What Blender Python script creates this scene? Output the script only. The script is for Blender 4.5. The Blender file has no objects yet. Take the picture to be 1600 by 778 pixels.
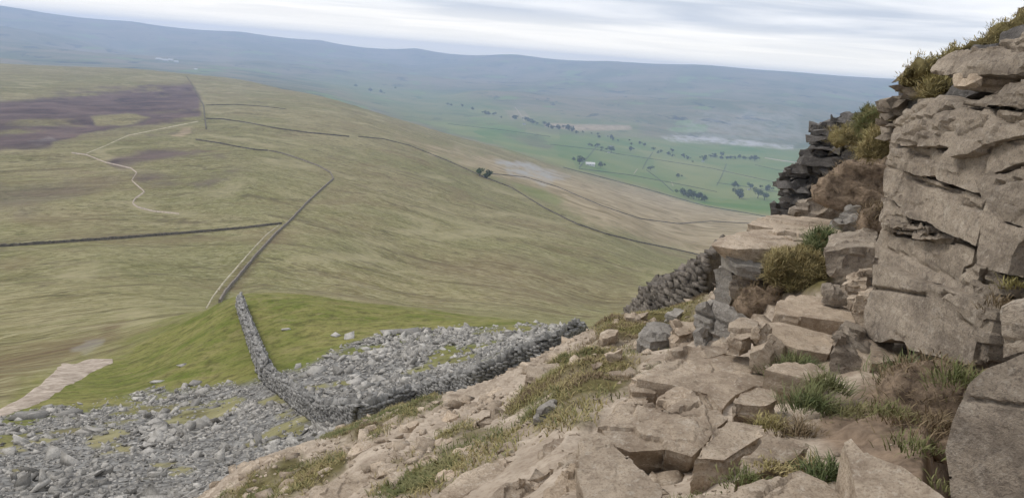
import bpy, bmesh, math, random
import numpy as np
from mathutils import Vector, Matrix, noise as mnoise

# ------------------------------------------------------------------ camera, sky, sun, exposure
scene = bpy.context.scene
COL = scene.collection
random.seed(7)
rng = np.random.default_rng(7)

F, CX, CY = 1160.0, 800.0, 389.0            # focal length and centre in photograph pixels (1600 x 778)
PITCH, ROLL = math.radians(14.4), math.radians(4.57)
FWD = np.array([0, math.cos(PITCH), -math.sin(PITCH)])
UP0 = np.array([0, math.sin(PITCH), math.cos(PITCH)])
RT0 = np.array([1.0, 0, 0])
RT = RT0 * math.cos(ROLL) + UP0 * math.sin(ROLL)
UP = UP0 * math.cos(ROLL) - RT0 * math.sin(ROLL)
cam_data = bpy.data.cameras.new('camera')
cam_data.lens = 36 * F / 1600
cam_data.sensor_width = 36
cam_data.clip_start, cam_data.clip_end = 0.05, 120000
cam = bpy.data.objects.new('camera', cam_data)
COL.objects.link(cam)
cam.matrix_world = Matrix(((RT[0], UP[0], -FWD[0], 0), (RT[1], UP[1], -FWD[1], 0), (RT[2], UP[2], -FWD[2], 0), (0, 0, 0, 1)))
scene.camera = cam

SUN_EL, SUN_AZ = math.radians(46), math.radians(-68)      # azimuth from +Y towards +X
world = bpy.data.worlds.new('World')
scene.world = world
world.use_nodes = True
wn, wl = world.node_tree.nodes, world.node_tree.links
wn.clear()
def wnode(t, **kw):
    n = wn.new(t)
    for k, v in kw.items(): setattr(n, k, v)
    return n
out = wnode('ShaderNodeOutputWorld')
sky = wnode('ShaderNodeTexSky', sky_type='NISHITA', sun_disc=False)
sky.sun_elevation, sky.sun_rotation = SUN_EL, SUN_AZ
sky.air_density, sky.dust_density = 1.0, 2.0
bg_sky = wnode('ShaderNodeBackground'); bg_sky.inputs[1].default_value = 0.10
wl.new(sky.outputs[0], bg_sky.inputs[0])
tc = wnode('ShaderNodeTexCoord')
sep = wnode('ShaderNodeSeparateXYZ'); wl.new(tc.outputs['Generated'], sep.inputs[0])
def wmath(op, a, b=None):
    n = wnode('ShaderNodeMath', operation=op)
    for i, x in enumerate((a, b)):
        if x is None: continue
        if isinstance(x, (int, float)): n.inputs[i].default_value = x
        else: wl.new(x, n.inputs[i])
    return n.outputs[0]
zz = wmath('ADD', wmath('MAXIMUM', sep.outputs[2], 0.0), 0.035)
cu, cv = wmath('DIVIDE', sep.outputs[0], zz), wmath('DIVIDE', sep.outputs[1], zz)
cmb = wnode('ShaderNodeCombineXYZ')                       # a flat cloud deck seen in perspective
wl.new(wmath('MULTIPLY', cu, 0.25), cmb.inputs[0]); wl.new(wmath('MULTIPLY', cv, 0.42), cmb.inputs[1])
n1 = wnode('ShaderNodeTexNoise'); wl.new(cmb.outputs[0], n1.inputs['Vector'])
n1.inputs['Scale'].default_value = 1.15; n1.inputs['Detail'].default_value = 6; n1.inputs['Roughness'].default_value = 0.52
n1.inputs['Distortion'].default_value = 0.5
r1 = wnode('ShaderNodeValToRGB'); wl.new(n1.outputs[0], r1.inputs[0])
r1.color_ramp.elements[0].position = 0.38; r1.color_ramp.elements[0].color = (0.50, 0.545, 0.625, 1)
r1.color_ramp.elements[1].position = 0.62; r1.color_ramp.elements[1].color = (0.86, 0.86, 0.87, 1)
rh = wnode('ShaderNodeValToRGB'); wl.new(sep.outputs[2], rh.inputs[0])     # thin bright break in the cloud low down
rh.color_ramp.elements[0].position = 0.005; rh.color_ramp.elements[0].color = (1, 1, 1, 1)
rh.color_ramp.elements[1].position = 0.062; rh.color_ramp.elements[1].color = (0, 0, 0, 1)
mixh = wnode('ShaderNodeMix', data_type='RGBA')
wl.new(rh.outputs[0], mixh.inputs[0]); wl.new(r1.outputs[0], mixh.inputs[6]); mixh.inputs[7].default_value = (1.4, 1.29, 1.08, 1)
bg_cl = wnode('ShaderNodeBackground'); bg_cl.inputs[1].default_value = 1.0
wl.new(mixh.outputs[2], bg_cl.inputs[0])
mx = wnode('ShaderNodeMixShader'); mx.inputs[0].default_value = 0.92
wl.new(bg_sky.outputs[0], mx.inputs[1]); wl.new(bg_cl.outputs[0], mx.inputs[2]); wl.new(mx.outputs[0], out.inputs[0])

sun_d = bpy.data.lights.new('sun', 'SUN')
sun_d.energy, sun_d.angle, sun_d.color = 1.5, math.radians(20), (1.0, 0.96, 0.9)
sun = bpy.data.objects.new('sun', sun_d); COL.objects.link(sun)
sdir = Vector((math.sin(SUN_AZ) * math.cos(SUN_EL), math.cos(SUN_AZ) * math.cos(SUN_EL), math.sin(SUN_EL)))
sun.rotation_euler = sdir.to_track_quat('Z', 'Y').to_euler()
sun.location = sdir * 50

vs = scene.view_settings
vs.view_transform, vs.look, vs.exposure, vs.gamma, vs.use_curve_mapping = 'Standard', 'None', 0.42, 1.0, False
cy = scene.cycles
cy.max_bounces, cy.diffuse_bounces, cy.glossy_bounces, cy.volume_bounces, cy.transmission_bounces = 6, 3, 1, 3, 0
cy.use_denoising, cy.denoising_input_passes, cy.denoising_prefilter = True, 'RGB_ALBEDO_NORMAL', 'ACCURATE'
cy.use_adaptive_sampling = False

# ------------------------------------------------------------------ small numeric helpers
def pdir(u, v):
    u = np.asarray(u, float)[..., None]; v = np.asarray(v, float)[..., None]
    return FWD + (u - CX) / F * RT - (v - CY) / F * UP
def ray(u, v):                                            # azimuth and tan(elevation) of a pixel
    d = pdir(u, v); h = np.hypot(d[..., 0], d[..., 1])
    return np.arctan2(d[..., 0], d[..., 1]), d[..., 2] / h
def at(u, v, R):                                          # point on a pixel's ray at horizontal distance R
    d = pdir(u, v); h = np.hypot(d[..., 0], d[..., 1])[..., None]
    return d / h * np.asarray(R, float)[..., None]
def pix(P):
    P = np.asarray(P, float); z = P @ FWD
    z = np.where(np.abs(z) < 1e-6, 1e-6, z)
    return CX + F * (P @ RT) / z, CY - F * (P @ UP) / z
def _hash(ix, iy, iz, seed):
    h = (ix.astype(np.int64) * 374761393 + iy.astype(np.int64) * 668265263 + iz.astype(np.int64) * 2147483647 + seed * 974634777) & 0xffffffff
    h = ((h ^ (h >> 13)) * 1274126177) & 0xffffffff
    h = ((h ^ (h >> 16)) * 2246822519) & 0xffffffff
    return ((h ^ (h >> 15)) & 0xffffff) / float(0xffffff) * 2 - 1
def vnoise(x, y, z=None, seed=0):                         # smooth value noise in -1..1
    if z is None: z = np.zeros_like(x)
    x, y, z = np.broadcast_arrays(x, y, z)
    fx, fy, fz = np.floor(x), np.floor(y), np.floor(z)
    dx, dy, dz = x - fx, y - fy, z - fz
    dx = dx * dx * dx * (dx * (dx * 6 - 15) + 10); dy = dy * dy * dy * (dy * (dy * 6 - 15) + 10); dz = dz * dz * (3 - 2 * dz)
    def L(a, b, t): return a + (b - a) * t
    r = []
    for k in (0, 1):
        r.append(L(L(_hash(fx, fy, fz + k, seed), _hash(fx + 1, fy, fz + k, seed), dx), L(_hash(fx, fy + 1, fz + k, seed), _hash(fx + 1, fy + 1, fz + k, seed), dx), dy))
        if k == 0 and not np.any(dz): return r[0]
    return L(r[0], r[1], dz)
def fbm(x, y, z=None, octv=4, seed=0, gain=0.5, lac=2.03):
    s, a, t, f = 0, 1.0, 0, 1.0
    for o in range(octv):
        s = s + a * vnoise(x * f + o * 17.3, y * f + o * 9.1, None if z is None else z * f + o * 3.7, seed + o); t += a; a *= gain; f *= lac
    return s / t
def sstep(a, b, x):
    t = np.clip((x - a) / (b - a), 0, 1); return t * t * (3 - 2 * t)
def polysd(pu, pv, poly):                                 # signed distance, positive inside
    P = np.asarray(poly, float); n = len(P)
    d = np.full(pu.shape, 1e18); ins = np.zeros(pu.shape, bool)
    for i in range(n):
        a, b = P[i], P[(i + 1) % n]; e = b - a
        wx, wy = pu - a[0], pv - a[1]
        t = np.clip((wx * e[0] + wy * e[1]) / (e @ e + 1e-12), 0, 1)
        d = np.minimum(d, (wx - e[0] * t) ** 2 + (wy - e[1] * t) ** 2)
        c = (a[1] > pv) != (b[1] > pv)
        if e[1] != 0: ins ^= c & (pu < e[0] * (pv - a[1]) / e[1] + a[0])
    return np.where(ins, 1, -1) * np.sqrt(d)
def polyline(pts, n):
    P = np.asarray(pts, float); s = np.r_[0, np.cumsum(np.hypot(*np.diff(P[:, :2], axis=0).T))]
    q = np.linspace(0, s[-1], n)
    return np.stack([np.interp(q, s, P[:, k]) for k in range(P.shape[1])], 1)
# ------------------------------------------------------------------ materials
def new_mat(name):
    m = bpy.data.materials.new(name); m.use_nodes = True
    m.node_tree.nodes.clear()
    return m
class NT:                                                 # terse node-tree builder
    def __init__(s, m):
        s.n, s.l = m.node_tree.nodes, m.node_tree.links
    def node(s, t, **kw):
        n = s.n.new(t)
        for k, v in kw.items(): setattr(n, k, v)
        return n
    def put(s, sock, x):
        if x is None: return
        if hasattr(x, 'is_output'): s.l.new(x, sock)
        else:
            if sock.type == 'RGBA' and len(x) == 3: x = (*x, 1)
            sock.default_value = x
    def math(s, op, a, b=None, c=None, clamp=False):
        n = s.node('ShaderNodeMath', operation=op, use_clamp=clamp)
        for i, x in enumerate((a, b, c)): s.put(n.inputs[i], x)
        return n.outputs[0]
    def mix(s, f, a, b, blend='MIX'):
        n = s.node('ShaderNodeMix', data_type='RGBA', blend_type=blend)
        s.put(n.inputs[0], f); s.put(n.inputs[6], a); s.put(n.inputs[7], b)
        return n.outputs[2]
    def noise(s, vec, scale, detail=5, rough=0.55, dist=0.0):
        n = s.node('ShaderNodeTexNoise')
        s.put(n.inputs['Vector'], vec); n.inputs['Scale'].default_value = scale
        n.inputs['Detail'].default_value = detail; n.inputs['Roughness'].default_value = rough; n.inputs['Distortion'].default_value = dist
        return n.outputs[0]
    def ramp(s, f, *stops):
        n = s.node('ShaderNodeValToRGB'); s.put(n.inputs[0], f)
        e = n.color_ramp.elements
        while len(e) < len(stops): e.new(0.5)
        for k, (p, c) in zip(e, stops):
            k.position = p; k.color = (c, c, c, 1) if isinstance(c, (int, float)) else (*c, 1)
        return n.outputs[0]
    def scale(s, vec, x, y, z):
        n = s.node('ShaderNodeVectorMath', operation='MULTIPLY'); s.put(n.inputs[0], vec); n.inputs[1].default_value = (x, y, z)
        return n.outputs[0]
    def pos(s):
        return s.node('ShaderNodeNewGeometry').outputs['Position']
    def obj(s):
        return s.node('ShaderNodeTexCoord').outputs['Object']
    def attr(s, name):
        return s.node('ShaderNodeAttribute', attribute_name=name)
    def bump(s, h, strength, dist, normal=None):
        n = s.node('ShaderNodeBump'); n.inputs['Strength'].default_value = strength; n.inputs['Distance'].default_value = dist
        s.put(n.inputs['Height'], h); s.put(n.inputs['Normal'], normal)
        return n.outputs[0]
    def finish(s, col, rough=0.9, normal=None, spec=0.2):
        b = s.node('ShaderNodeBsdfPrincipled'); s.put(b.inputs['Base Color'], col); s.put(b.inputs['Roughness'], rough)
        b.inputs['Specular IOR Level'].default_value = spec; s.put(b.inputs['Normal'], normal)
        o = s.node('ShaderNodeOutputMaterial'); s.l.new(b.outputs[0], o.inputs[0])
        return b

def ground_material():
    m = new_mat('ground_cover'); t = NT(m)
    P = t.pos(); A = t.attr('cover_a'); B = t.attr('cover_b'); W = t.attr('flow').outputs['Vector']
    sa = t.node('ShaderNodeSeparateColor'); t.l.new(A.outputs['Color'], sa.inputs[0])
    sb = t.node('ShaderNodeSeparateColor'); t.l.new(B.outputs['Color'], sb.inputs[0])
    heather, lush, dry, sand = sa.outputs[0], sa.outputs[1], sa.outputs[2], A.outputs['Alpha']
    scree, lime, peat, turf = sb.outputs[0], sb.outputs[1], sb.outputs[2], B.outputs['Alpha']
    far = t.attr('far').outputs['Fac']
    # moor: streaks running away from the ridge, broad patches, tussocks
    st1 = t.noise(t.scale(W, 0.030, 0.012, 0), 1.0, 8, 0.68, 1.6)
    st2 = t.noise(t.scale(W, 0.15, 0.070, 0), 1.0, 8, 0.74, 1.5)
    big = t.noise(P, 0.006, 5, 0.55)
    mid = t.noise(P, 0.05, 6, 0.65)
    tus = t.noise(P, 0.9, 6, 0.7)
    c = t.mix(t.ramp(st1, (0.36, 0.0), (0.66, 1.0)), (0.184, 0.160, 0.066), (0.308, 0.264, 0.144))
    c = t.mix(t.math('MULTIPLY', t.ramp(st2, (0.52, 0.0), (0.58, 1.0)), 0.6), c, (0.335, 0.300, 0.175))
    c = t.mix(t.math('MULTIPLY', t.ramp(big, (0.40, 1.0), (0.58, 0.0)), 0.45), c, (0.150, 0.158, 0.050))
    c = t.mix(t.math('MULTIPLY', t.ramp(mid, (0.30, 1.0), (0.47, 0.0)), 0.35), c, (0.150, 0.105, 0.060))
    c = t.mix(t.math('MULTIPLY', t.ramp(st2, (0.38, 1.0), (0.45, 0.0)), 0.7), c, (0.088, 0.090, 0.034))
    fine = t.noise(t.scale(W, 0.55, 0.28, 0), 1.0, 6, 0.74, 1.0)
    c = t.mix(t.math('MULTIPLY', t.ramp(fine, (0.40, 1.0), (0.48, 0.0)), 0.7), c, (0.080, 0.070, 0.028))
    c = t.mix(t.math('MULTIPLY', t.ramp(fine, (0.54, 0.0), (0.61, 1.0)), 0.55), c, (0.38, 0.34, 0.20))
    trk = t.math('ABSOLUTE', t.math('SUBTRACT', t.noise(t.scale(W, 0.022, 0.0045, 0), 1.0, 4, 0.6, 1.2), 0.5))
    c = t.mix(t.math('MULTIPLY', t.ramp(trk, (0.004, 1.0), (0.016, 0.0)), 0.6), c, (0.085, 0.066, 0.034))     # wet runnels and sheep tracks
    pt = t.noise(P, 0.0125, 6, 0.62, 1.0)
    c = t.mix(t.math('MULTIPLY', t.ramp(pt, (0.54, 0.0), (0.66, 1.0)), 0.40), c, (0.175, 0.125, 0.070))
    c = t.mix(t.math('MULTIPLY', t.ramp(pt, (0.34, 1.0), (0.46, 0.0)), 0.6), c, (0.345, 0.30, 0.175))
    # rough brown ground
    c = t.mix(t.math('MULTIPLY', peat, t.ramp(st2, (0.35, 1.0), (0.62, 0.1))), c, (0.125, 0.085, 0.048))
    fw = t.noise(P, 0.0016, 7, 0.66, 0.8)                                   # far country: rough pasture, brown fell, dark woods
    fc = t.mix(t.ramp(fw, (0.40, 0.0), (0.60, 1.0)), (0.085, 0.105, 0.035), (0.20, 0.17, 0.095))
    fc = t.mix(t.ramp(t.noise(t.scale(P, 1, 0.6, 1), 0.0040, 5, 0.7, 0.6), (0.58, 0.0), (0.62, 1.0)), fc, (0.022, 0.034, 0.016))
    fc = t.mix(t.ramp(t.noise(t.scale(P, 0.8, 0.5, 1), 0.0031, 4, 0.6), (0.36, 1.0), (0.41, 0.0)), fc, (0.14, 0.20, 0.055))
    c = t.mix(t.attr('distant').outputs['Fac'], c, fc)
    # dry pale grass
    d = t.mix(t.ramp(t.noise(t.scale(P, 1, 1.6, 1), 0.013, 7, 0.68, 1.5), (0.38, 0.0), (0.62, 1.0)), (0.215, 0.165, 0.088), (0.43, 0.345, 0.225))
    c = t.mix(dry, c, d)
    # heather
    h = t.mix(t.ramp(t.noise(t.scale(P, 1, 0.45, 1), 0.02, 7, 0.7, 1.0), (0.36, 0.0), (0.62, 1.0)), (0.060, 0.041, 0.043), (0.155, 0.110, 0.098))
    c = t.mix(heather, c, h)
    # green turf on the knoll (metres) and pasture down in the valley (hundreds of metres)
    kn = t.mix(t.ramp(t.noise(t.scale(P, 0.8, 1, 1), 0.22, 7, 0.68, 0.8), (0.36, 0.0), (0.64, 1.0)), (0.118, 0.142, 0.026), (0.228, 0.208, 0.072))
    kn = t.mix(t.math('MULTIPLY', t.ramp(tus, (0.36, 1.0), (0.52, 0.0)), 0.7), kn, (0.070, 0.062, 0.022))
    kn = t.mix(t.math('MULTIPLY', t.ramp(t.noise(P, 0.45, 6, 0.7, 0.6), (0.54, 0.0), (0.66, 1.0)), 0.5), kn, (0.26, 0.215, 0.105))
    kn = t.mix(t.math('MULTIPLY', t.ramp(t.noise(P, 2.6, 5, 0.7), (0.36, 1.0), (0.5, 0.0)), 0.5), kn, (0.062, 0.062, 0.018))
    pa = t.mix(t.ramp(t.noise(t.scale(P, 1, 0.7, 1), 0.0042, 4, 0.5, 0.4), (0.38, 0.0), (0.62, 1.0)), (0.090, 0.160, 0.030), (0.205, 0.220, 0.070))
    vor = t.node('ShaderNodeTexVoronoi'); t.put(vor.inputs['Vector'], t.scale(P, 1, 0.6, 0)); vor.inputs['Scale'].default_value = 0.0052
    pa = t.mix(0.45, pa, t.mix(t.ramp(t.math('FRACT', t.math('MULTIPLY', vor.outputs['Color'], 3.7)), (0.0, 0.0), (1.0, 1.0)), (0.080, 0.155, 0.026), (0.23, 0.225, 0.085)))
    c = t.mix(lush, c, t.mix(far, kn, pa))
    # pale rock: limestone clints, quarry
    c = t.mix(t.math('MULTIPLY', lime, t.ramp(t.noise(t.scale(P, 1, 0.5, 1), 0.012, 8, 0.75), (0.42, 0.1), (0.56, 1.0))), c, t.mix(t.attr('distant').outputs['Fac'], (0.34, 0.33, 0.31), (0.42, 0.41, 0.39)))
    # stony soil below the scree
    c = t.mix(scree, c, t.mix(t.ramp(t.noise(P, 2.2, 5, 0.65), (0.4, 0.0), (0.6, 1.0)), (0.10, 0.095, 0.088), (0.26, 0.25, 0.232)))
    # bare sandy soil of the near hillside and the turf growing on it
    sn = t.mix(t.ramp(t.noise(P, 1.7, 8, 0.66, 0.4), (0.36, 0.0), (0.64, 1.0)), (0.255, 0.200, 0.148), (0.475, 0.395, 0.310))
    sn = t.mix(t.math('MULTIPLY', t.ramp(t.noise(P, 24, 4, 0.6), (0.36, 1.0), (0.5, 0.0)), 0.35), sn, (0.15, 0.10, 0.068))
    sn = t.mix(t.math('MULTIPLY', peat, 0.85), sn, t.mix(t.ramp(t.noise(P, 6, 6, 0.65), (0.38, 0.0), (0.62, 1.0)), (0.12, 0.082, 0.055), (0.26, 0.185, 0.125)))
    c = t.mix(sand, c, sn)
    tf = t.mix(t.ramp(t.noise(P, 3.2, 7, 0.7, 0.5), (0.36, 0.0), (0.64, 1.0)), (0.062, 0.050, 0.020), (0.150, 0.128, 0.052))
    c = t.mix(turf, c, tf)
    hgt = t.math('ADD', t.math('MULTIPLY', t.noise(P, 5.0, 7, 0.7), 0.06), t.math('MULTIPLY', t.noise(P, 0.35, 6, 0.7), 0.5))
    hgt = t.math('ADD', hgt, t.math('MULTIPLY', t.math('MULTIPLY', st2, far), 3.0))
    nrm = t.bump(hgt, 0.6, 1.0)
    t.finish(c, 0.95, nrm, 0.1)
    return m

# ------------------------------------------------------------------ terrain: control points (pixel, distance) -> smooth surface
CTRL = {
 0:   [(900,14),(840,19),(778,27),(700,38),(640,52),(600,66),(560,100),(500,175),(450,245),(385,330),(300,480),(235,680),(150,1350),(100,2600),(108,3500),(101,4600),(90,6000),(60,8000),(43,9500),(47,10500),(25,11500),(9,13800),(16,15500)],
 200: [(980,7),(900,11),(850,16),(778,25),(700,34),(640,46),(600,58),(565,72),(530,95),(480,180),(430,265),(370,360),(300,500),(230,720),(150,1500),(107,2600),(115,3600),(106,5000),(97,6500),(86,8000),(72,10500),(52,11200),(33,13800),(40,15500)],
 375: [(960,4),(850,6.5),(778,9.5),(742,12),(746,18),(738,26),(700,31),(640,40),(600,47),(560,54),(520,63),(469,76),(478,110),(480,180),(461,265),(400,345),(350,420),(300,520),(240,700),(190,1050),(150,1600),(125,2500),(133,3500),(120,5000),(106,6500),(86,9500),(66,11200),(50,13800),(57,15500)],
 500: [(950,3.2),(850,5),(778,7.5),(700,10.5),(706,16),(690,25),(660,31),(620,36),(585,42),(540,52),(465,78),(480,110),(482,180),(455,275),(440,300),(400,350),(350,430),(280,600),(220,860),(180,1200),(151,1900),(160,2800),(150,3800),(138,5000),(120,7000),(90,11000),(63,13800),(70,15500)],
 650: [(950,2.4),(850,3.6),(778,5.2),(700,7.5),(640,11),(650,18),(634,31),(590,37),(560,43),(520,55),(484,75),(496,110),(492,180),(470,270),(440,330),(380,430),(320,560),(260,780),(210,1250),(196,1900),(206,2600),(190,3400),(170,4600),(130,7500),(100,11500),(76,13500),(84,15500)],
 800: [(950,1.9),(850,2.7),(778,3.8),(700,5.5),(640,7.8),(590,11.5),(598,18),(582,29),(545,35),(520,44),(500,66),(512,100),(508,180),(480,260),(450,330),(400,430),(350,570),(300,800),(265,1150),(236,1800),(239,2250),(225,2900),(200,3600),(170,4900),(140,6800),(110,10500),(87,12000),(95,15500)],
 950: [(950,1.6),(850,2.2),(778,2.95),(720,3.7),(650,4.9),(600,6.1),(550,9),(510,13),(524,20),(528,30),(524,60),(518,120),(502,210),(480,330),(430,430),(380,580),(330,900),(295,1500),(279,2100),(270,2500),(240,3100),(205,4200),(170,5600),(130,8500),(97,11500),(106,15500)],
 1100:[(950,1.6),(850,2.1),(778,2.8),(700,3.6),(620,4.8),(570,6.0),(530,7.8),(505,9.5),(478,14),(474,22),(484,32),(490,60),(480,120),(458,250),(430,500),(400,780),(350,1200),(325,1750),(300,2500),(260,3200),(225,4300),(180,5500),(140,8000),(103,11000),(114,15500)],
 1250:[(950,1.5),(850,2.0),(778,2.6),(700,3.4),(620,4.5),(560,5.6),(500,6.9),(440,8.4),(395,10),(352,13.5),(362,18),(390,30),(405,60),(415,150),(400,400),(370,900),(340,1700),(300,2700),(250,3700),(230,4500),(180,6000),(140,8500),(114,11500),(124,15500)],
 1400:[(950,1.4),(850,1.9),(778,2.45),(700,3.2),(620,4.3),(560,5.3),(450,7.5),(380,10),(340,13),(340,17),(360,30),(390,60),(400,200),(365,900),(310,2700),(250,4500),(160,8500),(125,11500),(134,15500)],
 1620:[(950,1.5),(850,2.0),(700,3.1),(560,5),(450,7),(370,10),(330,16),(330,30),(370,60),(390,200),(350,900),(310,2700),(250,4500),(170,8500),(142,11500),(150,15500)],
}
cp = []
for u, L in CTRL.items():
    for v, R in L:
        th, te = ray(u, v); cp.append((float(th), math.log(R), float(te)))
for u, th in ((0, -0.95), (1620, 0.95)):
    for v, R in CTRL[u]:
        cp.append((th, math.log(R), float(ray(u, v)[1])))
cp = np.array(cp)
TS = 4.0
def tps_u(r2): return 0.5 * r2 * np.log(r2 + 1e-12)
Xc = np.c_[cp[:, 0] * TS, cp[:, 1]]
nK = len(Xc)
d2 = ((Xc[:, None] - Xc[None]) ** 2).sum(-1)
Mx = np.zeros((nK + 3, nK + 3)); Mx[:nK, :nK] = tps_u(d2) + 2e-3 * np.eye(nK)
Mx[:nK, nK] = 1; Mx[:nK, nK + 1:] = Xc; Mx[nK, :nK] = 1; Mx[nK + 1:, :nK] = Xc.T
Wt = np.linalg.solve(Mx, np.r_[cp[:, 2], 0, 0, 0])
def tanel(th, lr):
    th = np.clip(th, -1.0, 1.0); a, b = (th * TS).ravel(), lr.ravel(); o = np.zeros(a.shape)
    for i in range(0, len(a), 20000):
        s = slice(i, i + 20000)
        r2 = (a[s, None] - Xc[:, 0]) ** 2 + (b[s, None] - Xc[:, 1]) ** 2
        o[s] = tps_u(r2) @ Wt[:nK] + Wt[nK] + Wt[nK + 1] * a[s] + Wt[nK + 2] * b[s]
    return o.reshape(th.shape)

TH = np.r_[np.linspace(-1.75, -0.80, 40)[:-1], np.linspace(-0.80, 0.78, 640), np.linspace(0.78, 1.75, 40)[1:]]
LR = np.r_[np.linspace(math.log(0.9), math.log(3), 30)[:-1], np.linspace(math.log(3), math.log(40), 240)[:-1], np.linspace(math.log(40), math.log(3000), 270)[:-1], np.linspace(math.log(3000), math.log(15500), 110)]
# smooth surface on a coarse grid, then refined
thc, lrc = np.linspace(-1.75, 1.75, 180), np.linspace(LR[0], LR[-1], 260)
tc_ = tanel(*np.meshgrid(thc, lrc))
def coarse(th, lr):
    a = np.clip((th - thc[0]) / (thc[1] - thc[0]), 0, len(thc) - 1.001); b = np.clip((lr - lrc[0]) / (lrc[1] - lrc[0]), 0, len(lrc) - 1.001)
    i, j = a.astype(int), b.astype(int); fa, fb = a - i, b - j
    return (tc_[j, i] * (1 - fa) + tc_[j, i + 1] * fa) * (1 - fb) + (tc_[j + 1, i] * (1 - fa) + tc_[j + 1, i + 1] * fa) * fb
GT, GL = np.meshgrid(TH, LR)
GR = np.exp(GL)
GX, GY = GR * np.sin(GT), GR * np.cos(GT)
BASE = tanel(GT, GL) * GR

TURF = [[(470,692),(590,640),(680,622),(700,640),(640,668),(560,694)], [(560,778),(640,720),(720,668),(812,678),(806,704),(740,744),(640,790)],
        [(790,650),(850,585),(930,535),(1000,540),(1000,575),(950,612),(932,652),(880,680),(810,674)], [(330,790),(450,724),(550,716),(540,745),(440,790)],
        [(930,515),(1000,466),(1100,470),(1085,505),(1000,548),(930,545)], [(1190,395),(1290,375),(1290,445),(1200,450)]]
SCREE = [(-400,760),(0,655),(60,640),(150,632),(230,612),(400,598),(425,588),(470,578),(520,552),(600,528),(680,519),(820,515),(925,512),(900,548),(800,592),(690,630),(560,685),(470,715),(300,790),(100,900),(-400,1000)]
KNOLL = [(-300,800),(-100,690),(0,640),(60,598),(180,556),(300,490),(340,474),(375,455),(470,450),(560,456),(650,480),(760,500),(920,505),(930,530),(640,565),(480,600),(410,615),(300,620),(100,665),(0,700)]
HEATHER = [[(-300,170),(0,156),(60,148),(150,137),(240,133),(300,129),(314,150),(316,184),(250,196),(160,216),(60,236),(-300,236)], [(150,250),(230,226),(345,230),(410,268),(330,304),(215,298)], [(215,204),(312,196),(306,218),(230,216)]]
def cover(GX, GY, GZ, GR):
    pu, pv = pix(np.stack([GX, GY, GZ], -1))
    lr = np.log(GR)
    nz = lambda s, amp, seed, o=4: amp * fbm(GX * s, GY * s, octv=o, seed=seed)
    wob = 14 * fbm(np.arctan2(GX, GY) * 60, lr * 14, octv=4, seed=5)       # ragged borders
    hd = np.full(GR.shape, -1e9)
    for p in HEATHER: hd = np.maximum(hd, polysd(pu, pv, p) - (6 if p is not HEATHER[0] else 0))
    heather = sstep(-3, 5, hd + 0.35 * wob) * (GR > 380) * (GR < 3500)
    heather *= 1 - sstep(-2, 3, polysd(pu, pv, [(140,184),(200,176),(232,186),(200,196),(150,194)]) + 0.2 * wob)
    heather *= 1 - 0.75 * sstep(-1, 2, polysd(pu, pv, [(80,226),(130,208),(190,196),(300,188),(316,192),(240,202),(170,222),(90,240)]) + 0.2 * wob)
    heather = np.maximum(heather, 0.5 * sstep(-10, 12, polysd(pu, pv, [(-200,310),(0,292),(120,282),(215,268),(170,300),(60,338),(-200,350)]) + wob) * (GR > 300) * (GR < 900))
    heather *= np.where(pv > 229, 0.9, 1) * sstep(-0.46, -0.02, fbm(GX * 0.012, GY * 0.0042, octv=5, seed=41, gain=0.6))
    kn = sstep(-22, 14, polysd(pu, pv, KNOLL) + 1.3 * wob) * (GR > 24) * (GR < 150)
    valley = sstep(-5, 6, polysd(pu, pv, [(640,186),(760,223),(880,261),(1000,291),(1100,321),(1210,338),(1500,360),(2600,420),(2600,300),(1240,232),(1040,217),(960,212),(870,207),(700,188)]) + 0.25 * wob)
    valley = np.maximum(valley, 0.55 * sstep(-9, 9, polysd(pu, pv, [(470,120),(540,150),(640,190),(870,210),(1000,212),(1000,190),(860,178),(700,145),(560,122)]) + 0.5 * wob))
    valley *= 1 - 0.8 * sstep(0, 10, polysd(pu, pv, [(770,205),(840,205),(870,225),(860,240),(800,225)]) + 0.5 * wob)
    valley *= (GR > 1600)
    lush = np.maximum(kn, valley)
    lush = np.maximum(lush, 0.5 * sstep(-4, 5, polysd(pu, pv, [(800,286),(850,296),(885,312),(870,320),(830,305)]) + 0.3 * wob) * (GR > 500))
    dry = sstep(-9, 12, polysd(pu, pv, [(620,215),(700,232),(800,252),(880,268),(1000,292),(1100,318),(1210,336),(1500,352),(2600,420),(2600,500),(1112,404),(1030,378),(940,350),(880,325),(840,300),(760,268),(690,240)]) + 0.8 * wob) * (GR > 600) * (GR < 2600) * 0.85
    cream = sstep(-1.5, 1.5, polysd(pu, pv, [(850,192),(985,196),(990,203),(900,204),(850,198)]) + 0.1 * wob) * (GR > 3000)
    cream = np.maximum(cream, 0.6 * sstep(-2, 3, polysd(pu, pv, [(785,170),(820,172),(830,186),(800,186)]) + 0.2 * wob) * (GR > 3000))
    pale = sstep(-1, 2, polysd(pu, pv, [(264,214),(286,200),(300,200),(297,210),(284,217)]) + 0.1 * wob) * (GR < 2500) * (GR > 400)
    dry = np.maximum(dry, np.maximum(cream, pale)); lush = lush * (1 - cream)
    lime = sstep(-3, 4, polysd(pu, pv, [(775,252),(830,256),(890,278),(850,288),(800,272)]) + 0.5 * wob) * (GR > 700) * (GR < 2700)
    lime = np.maximum(lime, 0.95 * sstep(-1.5, 2, polysd(pu, pv, [(1030,214),(1060,211),(1130,216),(1240,226),(1240,234),(1150,227),(1050,221)]) + 0.15 * wob) * (GR > 3000))
    lime = np.maximum(lime, 0.30 * sstep(-8, 8, polysd(pu, pv, [(1040,200),(1100,180),(1250,176),(1250,222),(1060,212)]) + 0.8 * wob) * (GR > 3000))
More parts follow.
